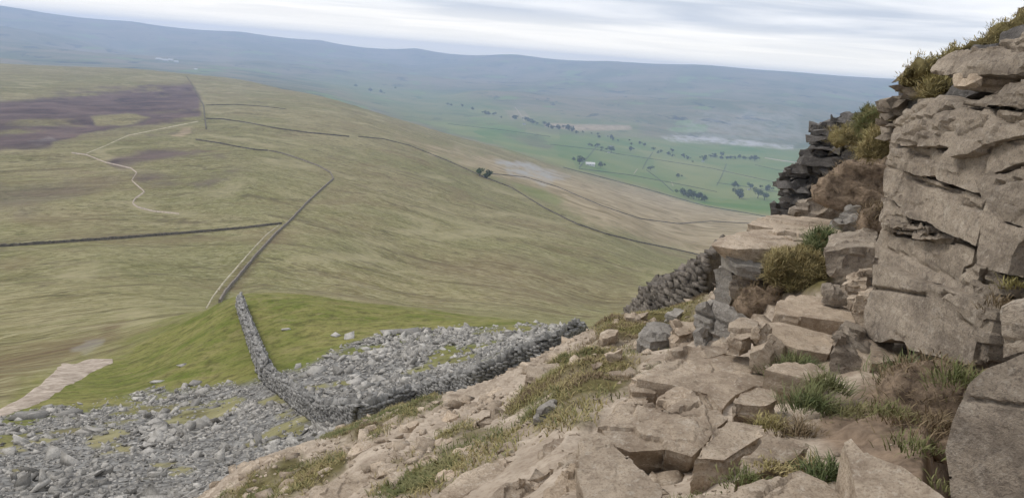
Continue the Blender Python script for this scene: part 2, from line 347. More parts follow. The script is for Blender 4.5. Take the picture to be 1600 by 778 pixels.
    lime = np.maximum(lime, 0.45 * sstep(-2, 3, polysd(pu, pv, [(40,222),(78,214),(90,222),(60,230)]) + 0.3 * wob) * (GR > 400) * (GR < 2500))
    lime = np.maximum(lime, 0.3 * sstep(-3, 3, polysd(pu, pv, [(112,548),(135,532),(165,528),(160,540),(135,556)]) + 0.4 * wob) * (GR > 60) * (GR < 200))
    peat = sstep(-12, 12, polysd(pu, pv, [(-300,620),(0,560),(60,545),(190,500),(180,525),(60,585),(0,610)]) + 0.8 * wob) * (GR > 60) * (GR < 300)
    peat = np.maximum(peat, 0.6 * sstep(-10, 15, polysd(pu, pv, [(620,400),(800,395),(1000,430),(1000,490),(860,480),(700,440)]) + wob) * (GR > 200) * (GR < 900))
    peat = np.maximum(peat, 0.75 * sstep(-6, 6, polysd(pu, pv, [(330,475),(370,420),(430,360),(448,352),(420,395),(372,445)]) + 0.4 * wob) * (GR > 200) * (GR < 900))
    peat = np.maximum(peat, sstep(-15, 15, polysd(pu, pv, [(1280,610),(1400,560),(1540,570),(1560,640),(1530,790),(1440,780),(1340,690),(1300,660)]) + wob) * (GR < 9))
    sc = sstep(-6, 6, polysd(pu, pv, SCREE) + 0.5 * wob) * (GR > 19) * (GR < 75)
    sc *= 1 - 0.94 * sstep(0.08, 0.22, fbm(GX * 0.30, GY * 0.30, octv=4, seed=31, gain=0.62) + 0.16 * sstep(300, 100, pu) * sstep(720, 690, pv) - 0.10 - 0.20 * sstep(660, 715, pv))
    near = sstep(28, 20, GR)
    tf = np.zeros(GR.shape)
    for p in TURF: tf = np.maximum(tf, sstep(-8, 10, polysd(pu, pv, p) + 0.9 * wob))
    tf *= near * (0.35 + 0.65 * sstep(-0.42, -0.05, fbm(GX * 1.1, GY * 1.1, octv=4, seed=91)))
    sand = near * (1 - 0.7 * sstep(13, 20, GR))
    lush = np.maximum(lush * (1 - near), sc * 0)
    return [np.clip(a, 0, 1) for a in (heather, lush, dry, sand, sc, lime, peat, tf)]

COV = cover(GX, GY, BASE, GR)
tf_, sc_, kn_ = COV[7], COV[4], COV[1]
GZ = BASE.copy()
GZ += tf_ * (0.10 * fbm(GX * 1.5, GY * 1.5, octv=4, seed=3) + 0.06) * np.clip(GR / 6, 0.3, 2.0)
nr_ = sstep(30, 14, GR) * (1 - tf_)
GZ += nr_ * 0.06 * fbm(GX * 1.1, GY * 1.1, octv=5, seed=4)
lay = BASE * 5.5 + 1.6 * fbm(GX * 0.9, GY * 0.9, octv=4, seed=14); fl_ = lay - np.floor(lay)
GZ += nr_ * np.clip(GR / 7, 0.5, 1.6) * 0.10 * (sstep(0.0, 0.22, fl_) - fl_)          # worn rock ribs: little treads and risers
midm = sstep(20, 40, GR) * sstep(260, 120, GR)
GZ += midm * (0.45 * fbm(GX * 0.12, GY * 0.12, octv=4, seed=6))
moor = sstep(180, 300, GR) * sstep(4000, 2000, GR)
RID0 = np.array([-0.36, 0.93])
RID0 /= np.hypot(*RID0)
al = GX * RID0[0] + GY * RID0[1]; pe = GX * RID0[1] - GY * RID0[0] - 10
flow_s = al + 0.85 * np.abs(pe)
GZ += moor * (3.6 * fbm(flow_s * 0.016, pe * 0.005, octv=5, seed=8) + 0.9 * fbm(GX * 0.03, GY * 0.03, octv=3, seed=9))
GZ += sstep(3500, 7000, GR) * np.clip(GR * 0.007, 0, 70) * np.clip(-BASE / 200 + 0.12, 0.12, 1) * fbm(GX * 0.0009, GY * 0.0009, octv=6, seed=10)
for r0, k0, a0, w0, sd in ((5600, 5.0, 55, 420, 101), (7600, 4.0, 60, 520, 102), (9400, 3.0, 48, 520, 103)):        # low ridges beyond the valley
    rr = r0 + 700 * np.sin(GT * k0 + sd) + 500 * fbm(GT * 4, GT * 0, octv=3, seed=sd)
    GZ += a0 * np.clip(0.35 + 1.1 * fbm(GT * 5, GT * 0 + 3.3, octv=4, seed=sd + 5), 0, 1.2) * np.exp(-((GR - rr) / w0) ** 2) * np.clip(-BASE / 250 + 0.1, 0.1, 1)
GT_EL = GZ / GR                                           # surface the photograph's pixels are laid on
_pu, _ = pix(np.stack([GX, GY, GZ], -1))
GZ -= 0.55 * sstep(6, 4, GR) * sstep(1450, 1530, _pu)
GZ -= 0.16 * sstep(15, 9, GR) * sstep(880, 1000, _pu) * sstep(1.2, 2.4, GR)      # soil lies lower than the tops of the stones of the path

def hit(u, v, rmin=1.0, rmax=2e4):                        # where a pixel's ray first meets the terrain
    th, te = ray(u, v); th, te = float(th), float(te)
    i = int(np.clip(np.searchsorted(TH, th) - 1, 0, len(TH) - 2)); f = (th - TH[i]) / (TH[i + 1] - TH[i])
    c = GT_EL[:, i] * (1 - f) + GT_EL[:, i + 1] * f
    ok = np.nonzero((c >= te) & (LR > math.log(rmin)) & (LR < math.log(rmax)))[0]
    if len(ok) == 0: return None
    k = ok[0]
    if k == 0: lr = LR[0]
    else:
        g = np.clip((te - c[k - 1]) / (c[k] - c[k - 1] + 1e-12), 0, 1); lr = LR[k - 1] + g * (LR[k] - LR[k - 1])
    R = math.exp(lr)
    return np.array([R * math.sin(th), R * math.cos(th), te * R])
def gz(x, y):                                             # ground height under a world point
    x, y = np.asarray(x, float), np.asarray(y, float)
    th, lr = np.arctan2(x, y), np.log(np.maximum(np.hypot(x, y), 0.91))
    i = np.clip(np.searchsorted(TH, th) - 1, 0, len(TH) - 2); j = np.clip(np.searchsorted(LR, lr) - 1, 0, len(LR) - 2)
    fa = np.clip((th - TH[i]) / (TH[i + 1] - TH[i]), 0, 1); fb = np.clip((lr - LR[j]) / (LR[j + 1] - LR[j]), 0, 1)
    return (GZ[j, i] * (1 - fa) + GZ[j, i + 1] * fa) * (1 - fb) + (GZ[j + 1, i] * (1 - fa) + GZ[j + 1, i + 1] * fa) * fb

def make_mesh(name, verts, faces, smooth=True):
    me = bpy.data.meshes.new(name)
    verts = np.asarray(verts, np.float32)
    if isinstance(faces, np.ndarray):
        k = faces.shape[1]
        me.vertices.add(len(verts)); me.vertices.foreach_set('co', verts.ravel())
        me.loops.add(faces.size); me.loops.foreach_set('vertex_index', faces.astype(np.int32).ravel())
        me.polygons.add(len(faces)); me.polygons.foreach_set('loop_start', np.arange(0, faces.size, k, dtype=np.int32))
        me.polygons.foreach_set('loop_total', np.full(len(faces), k, np.int32))
        me.update(calc_edges=True)
    else:
        me.from_pydata([tuple(map(float, v)) for v in verts], [], faces)
    if smooth: me.polygons.foreach_set('use_smooth', np.ones(len(me.polygons), bool))
    return me
def link(name, me, mat=None, parent=None, label=None, cat=None, group=None, kind=None, loc=None, rot=None, scl=None):
    o = bpy.data.objects.new(name, me); COL.objects.link(o)
    if mat is not None and me is not None and not me.materials: me.materials.append(mat)
    if parent is not None: o.parent = parent
    for k, v in (('label', label), ('category', cat), ('group', group), ('kind', kind)):
        if v: o[k] = v
    if loc is not None: o.location = [float(a) for a in loc]
    if rot is not None: o.rotation_euler = rot
    if scl is not None: o.scale = (scl,) * 3 if isinstance(scl, (int, float)) else scl
    return o

nr, nc = GX.shape
idx = np.arange(nr * nc).reshape(nr, nc)
quads = np.stack([idx[:-1, :-1], idx[:-1, 1:], idx[1:, 1:], idx[1:, :-1]], -1).reshape(-1, 4)[:, ::-1]
me = make_mesh('terrain', np.stack([GX, GY, GZ], -1).reshape(-1, 3), quads)
def setcol(me, name, ch):
    a = me.color_attributes.new(name, 'FLOAT_COLOR', 'POINT'); a.data.foreach_set('color', np.stack([c.ravel() for c in ch], -1).astype(np.float32).ravel())
setcol(me, 'cover_a', COV[:4]); setcol(me, 'cover_b', COV[4:])
fl = me.attributes.new('flow', 'FLOAT_VECTOR', 'POINT'); fl.data.foreach_set('vector', np.stack([flow_s, pe, 0 * pe], -1).astype(np.float32).ravel())
fr = me.attributes.new('far', 'FLOAT', 'POINT'); fr.data.foreach_set('value', sstep(300, 700, GR).astype(np.float32).ravel())
fd = me.attributes.new('distant', 'FLOAT', 'POINT'); fd.data.foreach_set('value', sstep(2500, 3300, GR).astype(np.float32).ravel())
M_GROUND = ground_material()
terrain = link('hillside_terrain', me, M_GROUND, kind='structure', label='moorland ridge, green valley and far blue hills', cat='terrain')
# ------------------------------------------------------------------ rock: materials and block builder
def rock_material(name, light, dark, stain, lichen=(0.36, 0.35, 0.32), lich=0.35, grain=1.0, bed=0.35, vary=0.36):
    m = new_mat(name); t = NT(m); P = t.pos(); oi = t.node('ShaderNodeObjectInfo').outputs['Random']
    tone = t.attr('tone').outputs['Fac']
    rnd = t.math('FRACT', t.math('ADD', oi, tone))
    c = t.mix(t.ramp(t.noise(P, 2.1 * grain, 8, 0.64, 0.4), (0.34, 0.0), (0.66, 1.0)), dark, light)
    bd = t.noise(t.scale(P, 0.8, 0.8, 9.0), 1.6 * grain, 5, 0.6, 0.5)                 # faint bedding
    c = t.mix(t.math('MULTIPLY', t.ramp(bd, (0.36, 1.0), (0.52, 0.0)), bed), c, stain)
    c = t.mix(t.math('MULTIPLY', t.ramp(t.noise(P, 0.9 * grain, 6, 0.7, 0.8), (0.36, 1.0), (0.51, 0.0)), 0.65), c, stain)
    c = t.mix(t.math('MULTIPLY', t.ramp(t.noise(P, 6.5 * grain, 6, 0.7, 0.6), (0.56, 0.0), (0.66, 1.0)), lich), c, lichen)
    c = t.mix(t.math('MULTIPLY', t.ramp(t.noise(P, 16 * grain, 6, 0.72, 0.4), (0.36, 1.0), (0.50, 0.0)), 0.55), c, stain)
    c = t.mix(t.math('MULTIPLY', t.ramp(t.noise(P, 28 * grain, 5, 0.7), (0.55, 0.0), (0.68, 1.0)), 0.6), c, lichen)
    spk = t.noise(P, 85 * grain, 3, 0.65)
    c = t.mix(t.math('MULTIPLY', t.ramp(spk, (0.38, 1.0), (0.47, 0.0)), 0.55), c, stain)
    v = t.math('ADD', t.math('MULTIPLY', rnd, vary), 1.0 - vary / 2)
    hs = t.node('ShaderNodeHueSaturation'); t.put(hs.inputs['Value'], v); t.put(hs.inputs['Color'], c)
    h = t.math('ADD', t.math('MULTIPLY', t.noise(P, 9 * grain, 9, 0.75), 0.07), t.math('MULTIPLY', t.noise(P, 60 * grain, 4, 0.7), 0.012))
    h = t.math('ADD', h, t.math('MULTIPLY', bd, 0.02))
    t.finish(hs.outputs[0], 0.92, t.bump(h, 1.0, 0.6 if grain >= 1 else 1.0), 0.15)
    return m
M_CRAG = rock_material('gritstone_weathered', (0.405, 0.336, 0.260), (0.285, 0.234, 0.180), (0.122, 0.098, 0.078), (0.45, 0.395, 0.325), 0.45)
M_WORN = rock_material('gritstone_worn', (0.600, 0.488, 0.368), (0.435, 0.345, 0.255), (0.220, 0.163, 0.115), (0.63, 0.55, 0.45), 0.45)
M_TREAD = rock_material('sandstone_pale', (0.620, 0.500, 0.372), (0.470, 0.365, 0.262), (0.275, 0.200, 0.140), (0.64, 0.55, 0.44), 0.4)
M_GREY = rock_material('gritstone_grey', (0.420, 0.382, 0.332), (0.300, 0.270, 0.232), (0.155, 0.138, 0.120), (0.52, 0.48, 0.43), 0.45)
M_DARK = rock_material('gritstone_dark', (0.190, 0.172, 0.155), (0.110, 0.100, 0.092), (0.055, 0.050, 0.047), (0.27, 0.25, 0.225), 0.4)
M_SCREE = rock_material('scree_stone', (0.475, 0.445, 0.400), (0.345, 0.322, 0.288), (0.195, 0.182, 0.162), (0.47, 0.455, 0.42), 0.5, 0.6, 0.15, 0.7)
M_WALL = rock_material('wall_stone', (0.350, 0.333, 0.308), (0.225, 0.214, 0.198), (0.120, 0.114, 0.105), (0.42, 0.41, 0.38), 0.5, 0.8, 0.1, 0.7)
M_WALLB = rock_material('wall_stone_brown', (0.250, 0.215, 0.178), (0.150, 0.128, 0.106), (0.075, 0.064, 0.054), (0.38, 0.34, 0.29), 0.4, 0.8, 0.1, 0.7)

def unit(v):
    v = np.asarray(v, float); return v / np.linalg.norm(v)
def on_plane(poly, P0, n):
    d = pdir([p[0] for p in poly], [p[1] for p in poly])
    return d * ((P0 @ n) / (d @ n))[:, None]
def smooth_poly(P, step, rough, seed):
    """resample a closed 3D outline and make its edge uneven"""
    P = np.asarray(P); Q = []
    n = len(P); cen = P.mean(0)
    for i in range(n):
        a, b = P[i], P[(i + 1) % n]; L = np.linalg.norm(b - a); k = max(1, int(L / step))
        for j in range(k): Q.append(a + (b - a) * j / k)
    Q = np.array(Q)
    w = fbm(Q[:, 0] * 9, Q[:, 1] * 9, Q[:, 2] * 9, octv=4, seed=seed, gain=0.65)[:, None] * 0.7
    out = Q - cen; out /= np.linalg.norm(out, axis=1, keepdims=True) + 1e-9
    return Q + out * w * rough
def rock_mesh(name, verts, faces, voxel, amp=1.0, seed=0, cracks=(), crack_d=0.06, crack_w=0.03, chunk=1.0, bedz=6.0, soft=False, seam=0.0):
    me = bpy.data.meshes.new('tmp'); me.from_pydata([tuple(map(float, v)) for v in verts], [], faces)
    bm = bmesh.new(); bm.from_mesh(me)
    bmesh.ops.recalc_face_normals(bm, faces=bm.faces); bmesh.ops.triangulate(bm, faces=bm.faces); bm.to_mesh(me); bm.free()
    o = bpy.data.objects.new('tmp', me); COL.objects.link(o)
    md = o.modifiers.new('r', 'REMESH'); md.mode = 'SHARP'; md.use_remove_disconnected = False; md.scale = 0.94; md.sharpness = 1.0
    big = float(max(np.ptp(np.asarray(verts), axis=0))); md.octree_depth = int(np.clip(round(math.log2(big / 0.94 / voxel)), 3, 8))
    if soft: md.mode = 'VOXEL'; md.voxel_size = voxel
    else: voxel = big / 0.94 / 2 ** md.octree_depth
    dg = bpy.context.evaluated_depsgraph_get(); ev = o.evaluated_get(dg)
    m2 = bpy.data.meshes.new_from_object(ev)
    while len(m2.vertices) < 40 and voxel > 0.004:
        voxel *= 0.5; md.octree_depth += 1; md.voxel_size = voxel
        dg = bpy.context.evaluated_depsgraph_get(); bpy.data.meshes.remove(m2); m2 = bpy.data.meshes.new_from_object(o.evaluated_get(dg))
    bpy.data.objects.remove(o); bpy.data.meshes.remove(me)
    m2.name = name
    n = len(m2.vertices)
    co = np.zeros(n * 3, np.float32); m2.vertices.foreach_get('co', co); co = co.reshape(-1, 3).astype(float)
    nm = np.zeros(n * 3, np.float32); m2.vertex_normals.foreach_get('vector', nm); nm = nm.reshape(-1, 3).astype(float)
    x, y = co[:, 0], co[:, 1]; z = co[:, 2] + 0.10 * x
    s = (voxel / 0.017) ** 0.7
    wx, wy, wz = (0.5 * fbm(x * 2.2, y * 2.2, z * 2.2, 3, seed + k) for k in (11, 12, 13))
    cell = _hash(np.floor(x * 2.3 + wx * 1.6), np.floor(y * 2.3 + wy * 1.6), np.floor(z * bedz + wz * 1.4), seed)
    cell2 = _hash(np.floor(x * 5.5 + wy * 2.2), np.floor(y * 5.5 + wx * 2.2), np.floor(z * bedz * 2.4 + wz * 2.0), seed + 3)
    d = 0.030 * s * chunk * cell + 0.014 * s * chunk * cell2
    d += 0.022 * s * fbm(x * 2.0, y * 2.0, z * 2.6, 4, seed + 20)
    d += 0.010 * s * fbm(x * 3.0, y * 3.0, z * 15, 3, seed + 30)
    d += 0.006 * s * fbm(x * 14, y * 14, z * 18, 3, seed + 40)
    zb = z * 3.6 + 0.9 * fbm(x * 0.8, y * 0.8, z * 0.8, 3, seed + 60); fz_ = np.abs(zb - np.floor(zb) - 0.5)
    jb = (x * 0.8 - y * 0.6) * 1.5 + 0.7 * fbm(x, y, z, 3, seed + 70); fj = np.abs(jb - np.floor(jb) - 0.5)
    m1 = sstep(0.02, 0.18, fbm(x * 1.3, y * 1.3, z * 1.3, 2, seed + 61)); m2_ = sstep(0.12, 0.25, fbm(x * 1.6, y * 1.6, z * 1.6, 2, seed + 62))
    d -= seam * (0.040 * m1 * np.exp(-(fz_ / 0.045) ** 2) + 0.030 * m2_ * np.exp(-(fj / 0.022) ** 2))       # open bedding planes and joints
    d *= amp
    for c in cracks:
        c = np.asarray(c); dm = np.full(n, 1e9)
        for a, b in zip(c[:-1], c[1:]):
            e = b - a; tt = np.clip(((co - a) @ e) / (e @ e), 0, 1)
            dm = np.minimum(dm, np.linalg.norm(co - a - e * tt[:, None], axis=1))
        dm = dm * (1 + 0.5 * fbm(x * 9, y * 9, z * 9, 2, seed + 50))
        d -= crack_d * np.exp(-(dm / crack_w) ** 2)
    co += nm * d[:, None]
    m2.vertices.foreach_set('co', co.astype(np.float32).ravel())
    m2.update()
    o = bpy.data.objects.new('tmp', m2); COL.objects.link(o)          # fewer, larger facets where the stone is flat
    md = o.modifiers.new('d', 'DECIMATE'); md.ratio = DECI
    dg = bpy.context.evaluated_depsgraph_get(); m3 = bpy.data.meshes.new_from_object(o.evaluated_get(dg))
    bpy.data.objects.remove(o); bpy.data.meshes.remove(m2); m3.name = name
    m3.polygons.foreach_set('use_smooth', np.ones(len(m3.polygons), bool))
    if not soft: m3.set_sharp_from_angle(angle=math.radians(32))
    TRIS[0] += len(m3.polygons)
    return m3
DECI, TRIS = 0.30, [0]
def prism(top, ext, taper=1.0, skew=(0, 0, 0)):
    top = np.asarray(top); n = len(top); c = top.mean(0)
    ext = np.asarray(ext, float)
    bot = c + (top - c) * taper + ext + np.asarray(skew)
    F_ = [tuple(range(n)), tuple(range(2 * n - 1, n - 1, -1))] + [(i, n + i, n + (i + 1) % n, (i + 1) % n) for i in range(n)]
    return np.r_[top, bot], F_
_seed = [100]
def recentre(o):                                          # put an object's origin at the foot of its own mesh
    me = o.data; n = len(me.vertices); co = np.zeros(n * 3, np.float32); me.vertices.foreach_get('co', co); co = co.reshape(-1, 3)
    c = np.array([co[:, 0].mean(), co[:, 1].mean(), co[:, 2].min()], np.float32)
    me.vertices.foreach_set('co', (co - c).ravel()); me.update(); o.location = Vector([float(a) for a in c])
    return o
def rock(name, poly, anchor, normal, ext, mat, parent=None, taper=0.92, amp=1.0, rough=0.035, vox=0.0030, cracks=(), label=None, cat='rock', group=None, crack_d=0.05, crack_w=0.014, chunk=1.0, bedz=6.0, skew=(0, 0, 0), soft=False, seam=0.0):
    """a stone whose visible outline lies in one plane through the anchor (pixel u, v and distance), extruded by ext metres"""
    _seed[0] += 7
    u, v, R = anchor
    P0 = at(u, v, R); n = unit(normal)
    Q = on_plane(poly, P0, n)
    C3 = [on_plane(c, P0, n) for c in cracks]
    vx = max(0.012, vox * R)
    Q = smooth_poly(Q, vx * 3, rough * min(1.6, R / 6), _seed[0])
    V, F_ = prism(Q, ext, taper, skew)
    me = rock_mesh(name, V, F_, vx, amp, _seed[0], C3, crack_d * R / 6, crack_w * R / 6, chunk, bedz, soft, seam)
    o = link(name, me, mat, parent, label, None if parent else cat, group)
    return o if parent else recentre(o)
def slab(name, top, anchor, thick, mat, label=None, tilt=(0, 0), lift=0.03, **kw):
    """a stone seen mostly from above: its top outline, laid at the ground (or at a given distance) and thick metres deep"""
    if len(anchor) == 2:
        h = hit(*anchor); R = math.hypot(h[0], h[1]); R *= 1 - lift
        anchor = (*anchor, R)
    return rock(name, top, anchor, (tilt[0], tilt[1], 1), (0, 0, -thick), mat, label=label, **kw)

# ------------------------------------------------------------------ stones for scree and walls
def hull_stone(seed, sx=1.0, sy=0.75, sz=0.42, n=3, jit=0.22):
    r = np.random.default_rng(seed)
    P = np.array([(a, b, c) for a in (-.5, .5) for b in (-.5, .5) for c in (-.5, .5)]) * (1 + r.normal(0, jit, (8, 3)))   # a rough box with a broken corner or two
    P[r.integers(0, 8)] *= r.uniform(0.3, 0.8, 3); P[r.integers(0, 8)] *= r.uniform(0.4, 0.9, 3)
    P = np.r_[P, r.uniform(-0.5, 0.5, (n, 3)) * [1.05, 1.05, 1.0]] * [sx, sy, sz]
    bm = bmesh.new()
    for p in P: bm.verts.new([float(a) for a in p])
    res = bmesh.ops.convex_hull(bm, input=bm.verts)
    bmesh.ops.delete(bm, geom=list({g for g in res['geom_interior'] + res['geom_unused'] if isinstance(g, bmesh.types.BMVert)}), context='VERTS')
    bmesh.ops.triangulate(bm, faces=bm.faces)
    bm.verts.index_update()
    V = np.array([v.co[:] for v in bm.verts]); Fc = np.array([[v.index for v in f.verts] for f in bm.faces]); bm.free()
    return V, Fc
STONES = [hull_stone(i, 1, 0.50 + 0.1 * (i % 5), 0.14 + 0.08 * (i % 4)) for i in range(14)]
BRICKS = [hull_stone(50 + i, 1, 0.8, 0.42 + 0.05 * (i % 4), 1, 0.14) for i in range(8)]
def rotm(ax, ay, az):
    cx, sx, cy, sy, cz, sz = np.cos(ax), np.sin(ax), np.cos(ay), np.sin(ay), np.cos(az), np.sin(az)
    Z = np.zeros_like(cx); O = np.ones_like(cx)
    A = np.stack([np.stack([O, Z, Z], -1), np.stack([Z, cx, -sx], -1), np.stack([Z, sx, cx], -1)], -2)
    B = np.stack([np.stack([cy, Z, sy], -1), np.stack([Z, O, Z], -1), np.stack([-sy, Z, cy], -1)], -2)
    C = np.stack([np.stack([cz, -sz, Z], -1), np.stack([sz, cz, Z], -1), np.stack([Z, Z, O], -1)], -2)
    return C @ B @ A
def bake_stones(name, pos, rot, scl, shapes, pick, mat, **kw):
    """many stones too small to pick apart, as one mesh"""
    VV, FF, TT, off = [], [], [], 0
    for k, (V, Fc) in enumerate(shapes):
        i = np.nonzero(pick == k)[0]
        if not len(i): continue
        W = np.einsum('nij,nvj->nvi', rot[i], V[None] * scl[i][:, None, :]) + pos[i][:, None, :]
        VV.append(W.reshape(-1, 3)); FF.append((Fc[None] + (np.arange(len(i)) * len(V))[:, None, None] + off).reshape(-1, 3)); off += len(i) * len(V)
        TT.append(np.repeat(rng.uniform(0, 1, len(i)), len(V)))
    me = make_mesh(name, np.concatenate(VV), np.concatenate(FF), False)
    a = me.attributes.new('tone', 'FLOAT', 'POINT'); a.data.foreach_set('value', np.concatenate(TT).astype(np.float32))
    return link(name, me, mat, **kw)
def shape_meshes(prefix, shapes, mat):
    L = []
    for i, (V, Fc) in enumerate(shapes):
        me = make_mesh(prefix, V, Fc, False); me.materials.append(mat); L.append(me)
    return L
SM_SCREE = shape_meshes('scree_stone', STONES, M_SCREE)
SM_WALL = shape_meshes('wall_stone', BRICKS, M_WALL)
SM_WALLB = shape_meshes('wall_stone_brown', BRICKS, M_WALLB)
SM_WORN = shape_meshes('worn_stone', STONES, M_WORN)

# scree field
def scree():
    lab = 'angular grey gritstone block lying loose in the scree field'
    w = (COV[4] + 0.05 * (polysd(*pix(np.stack([GX, GY, GZ], -1)), SCREE) > -4) * (GR > 22) * (GR < 75)) * GR ** 2 * (np.gradient(GL, axis=0)) * np.gradient(GT, axis=1)
    w[GR > 62] *= 0.4
    w = np.clip(w, 0, None).ravel(); w /= w.sum()
    N = 15000
    i = rng.choice(len(w), N, p=w)
    x, y = GX.ravel()[i] + rng.normal(0, 0.15, N), GY.ravel()[i] + rng.normal(0, 0.15, N)
    R = np.hypot(x, y)
    s = 0.185 * (1 - rng.uniform(0, 1, N)) ** -0.33 * (0.75 + 0.5 * fbm(x * 0.25, y * 0.25, octv=2, seed=77)) * (0.9 + 0.006 * R)
    s = np.clip(s, 0.13, 0.75)
    pos = np.stack([x, y, gz(x, y) + s * rng.uniform(-0.06, 0.10, N)], -1)
    az = rng.uniform(0, 6.28, N); ax = rng.normal(0, 0.5, N); ay = rng.normal(0, 0.5, N)
    rot = rotm(ax, ay, az); scl = s[:, None] * rng.uniform(0.8, 1.2, (N, 3)) ; pick = rng.integers(0, len(STONES), N)
    pu, pv = pix(pos)
    vis = (pu > -10) & (pu < 1610) & (pv > 0) & (pv < 788)
    size = np.where(vis, s / R, 0)
    top = np.argsort(-size)[:290]
    rest = np.setdiff1d(np.arange(N), top)
    bake_stones('scree_field', pos[rest], rot[rest], scl[rest], STONES, pick[rest], M_SCREE, kind='stuff', label='grey scree of loose gritstone blocks spilling down the slope', cat='scree')
    zx, zv = zip((418, 597), (500, 657), (560, 664), (645, 634), (740, 609), (850, 560), (905, 532))
    for k in top:
        lab = 'angular grey block loose in the ' + ('open scree left of the wall corner' if pu[k] < 430 else 'scree enclosed behind the zigzag wall' if pv[k] < np.interp(pu[k], zx, zv) else 'scree on the near side of the zigzag wall')
        link('scree_stone', SM_SCREE[pick[k]], label=lab, cat='stone', group='loose blocks in the grey scree', loc=pos[k], rot=Matrix(rot[k].tolist()).to_euler(), scl=[float(a) for a in scl[k]])
scree()
# stones lying alone on the green knoll
def lone(u, v, size, label, mats=SM_SCREE, name='boulder', flat=0.8, rz=None):
    h = hit(u, v); R = math.hypot(h[0], h[1]); s = 1.25 * size * R / F
    return link(name, mats[random.randrange(len(mats))], label=label, cat='boulder', loc=(h[0], h[1], h[2] + 0.06 * s), rot=(random.gauss(0, .12), random.gauss(0, .12), random.uniform(0, 6) if rz is None else rz), scl=(s, s, s * flat))
for u, v, sz, lb in ((613, 521, 24, 'wide pale boulder, left one of a pair high on the green knoll'), (641, 521, 25, 'wide flat pale boulder, right one of a pair high on the green knoll'),
        (525, 524, 14, 'small rounded pale boulder alone on the green knoll'), (546, 528, 16, 'squarish pale boulder on the knoll below a rounded one'),
        (446, 515, 12, 'small white stone on turf nearest the upright dry stone wall'), (514, 558, 17, 'tilted grey block, leftmost of the cluster on the knoll'),
        (528, 560, 18, 'grey block in the middle of the cluster on the knoll'), (543, 562, 17, 'grey block at the right of the cluster on the knoll'),
        (572, 546, 14, 'pale flat stone between the knoll cluster and the scree edge'), (600, 549, 20, 'pale flat slab at the upper edge of the scree'),
        (493, 583, 22, 'large pale slab tipped up beside the wall corner'), (466, 574, 13, 'small dark stone on turf right of the wall'),
        (690, 518, 15, 'pale stone on the grass above the scree, left of three'), (706, 517, 14, 'pale stone on the grass above the scree, middle of three'), (720, 516, 15, 'pale stone on the grass above the scree, right of three'),
        (305, 601, 16, 'white flat stone on turf left of the wall'), (247, 597, 14, 'small yellowish stone on turf between the path and the wall'),
        (286, 571, 10, 'little grey stone on the turf above the white flat one'), (48, 651, 34, 'long low grey boulder at the upper left of the scree'), (105, 648, 28, 'tall pale boulder near the gravel path above the scree'),
        (143, 675, 26, 'single white boulder ringed by grass in the left scree')):
    lone(u, v, sz, lb)

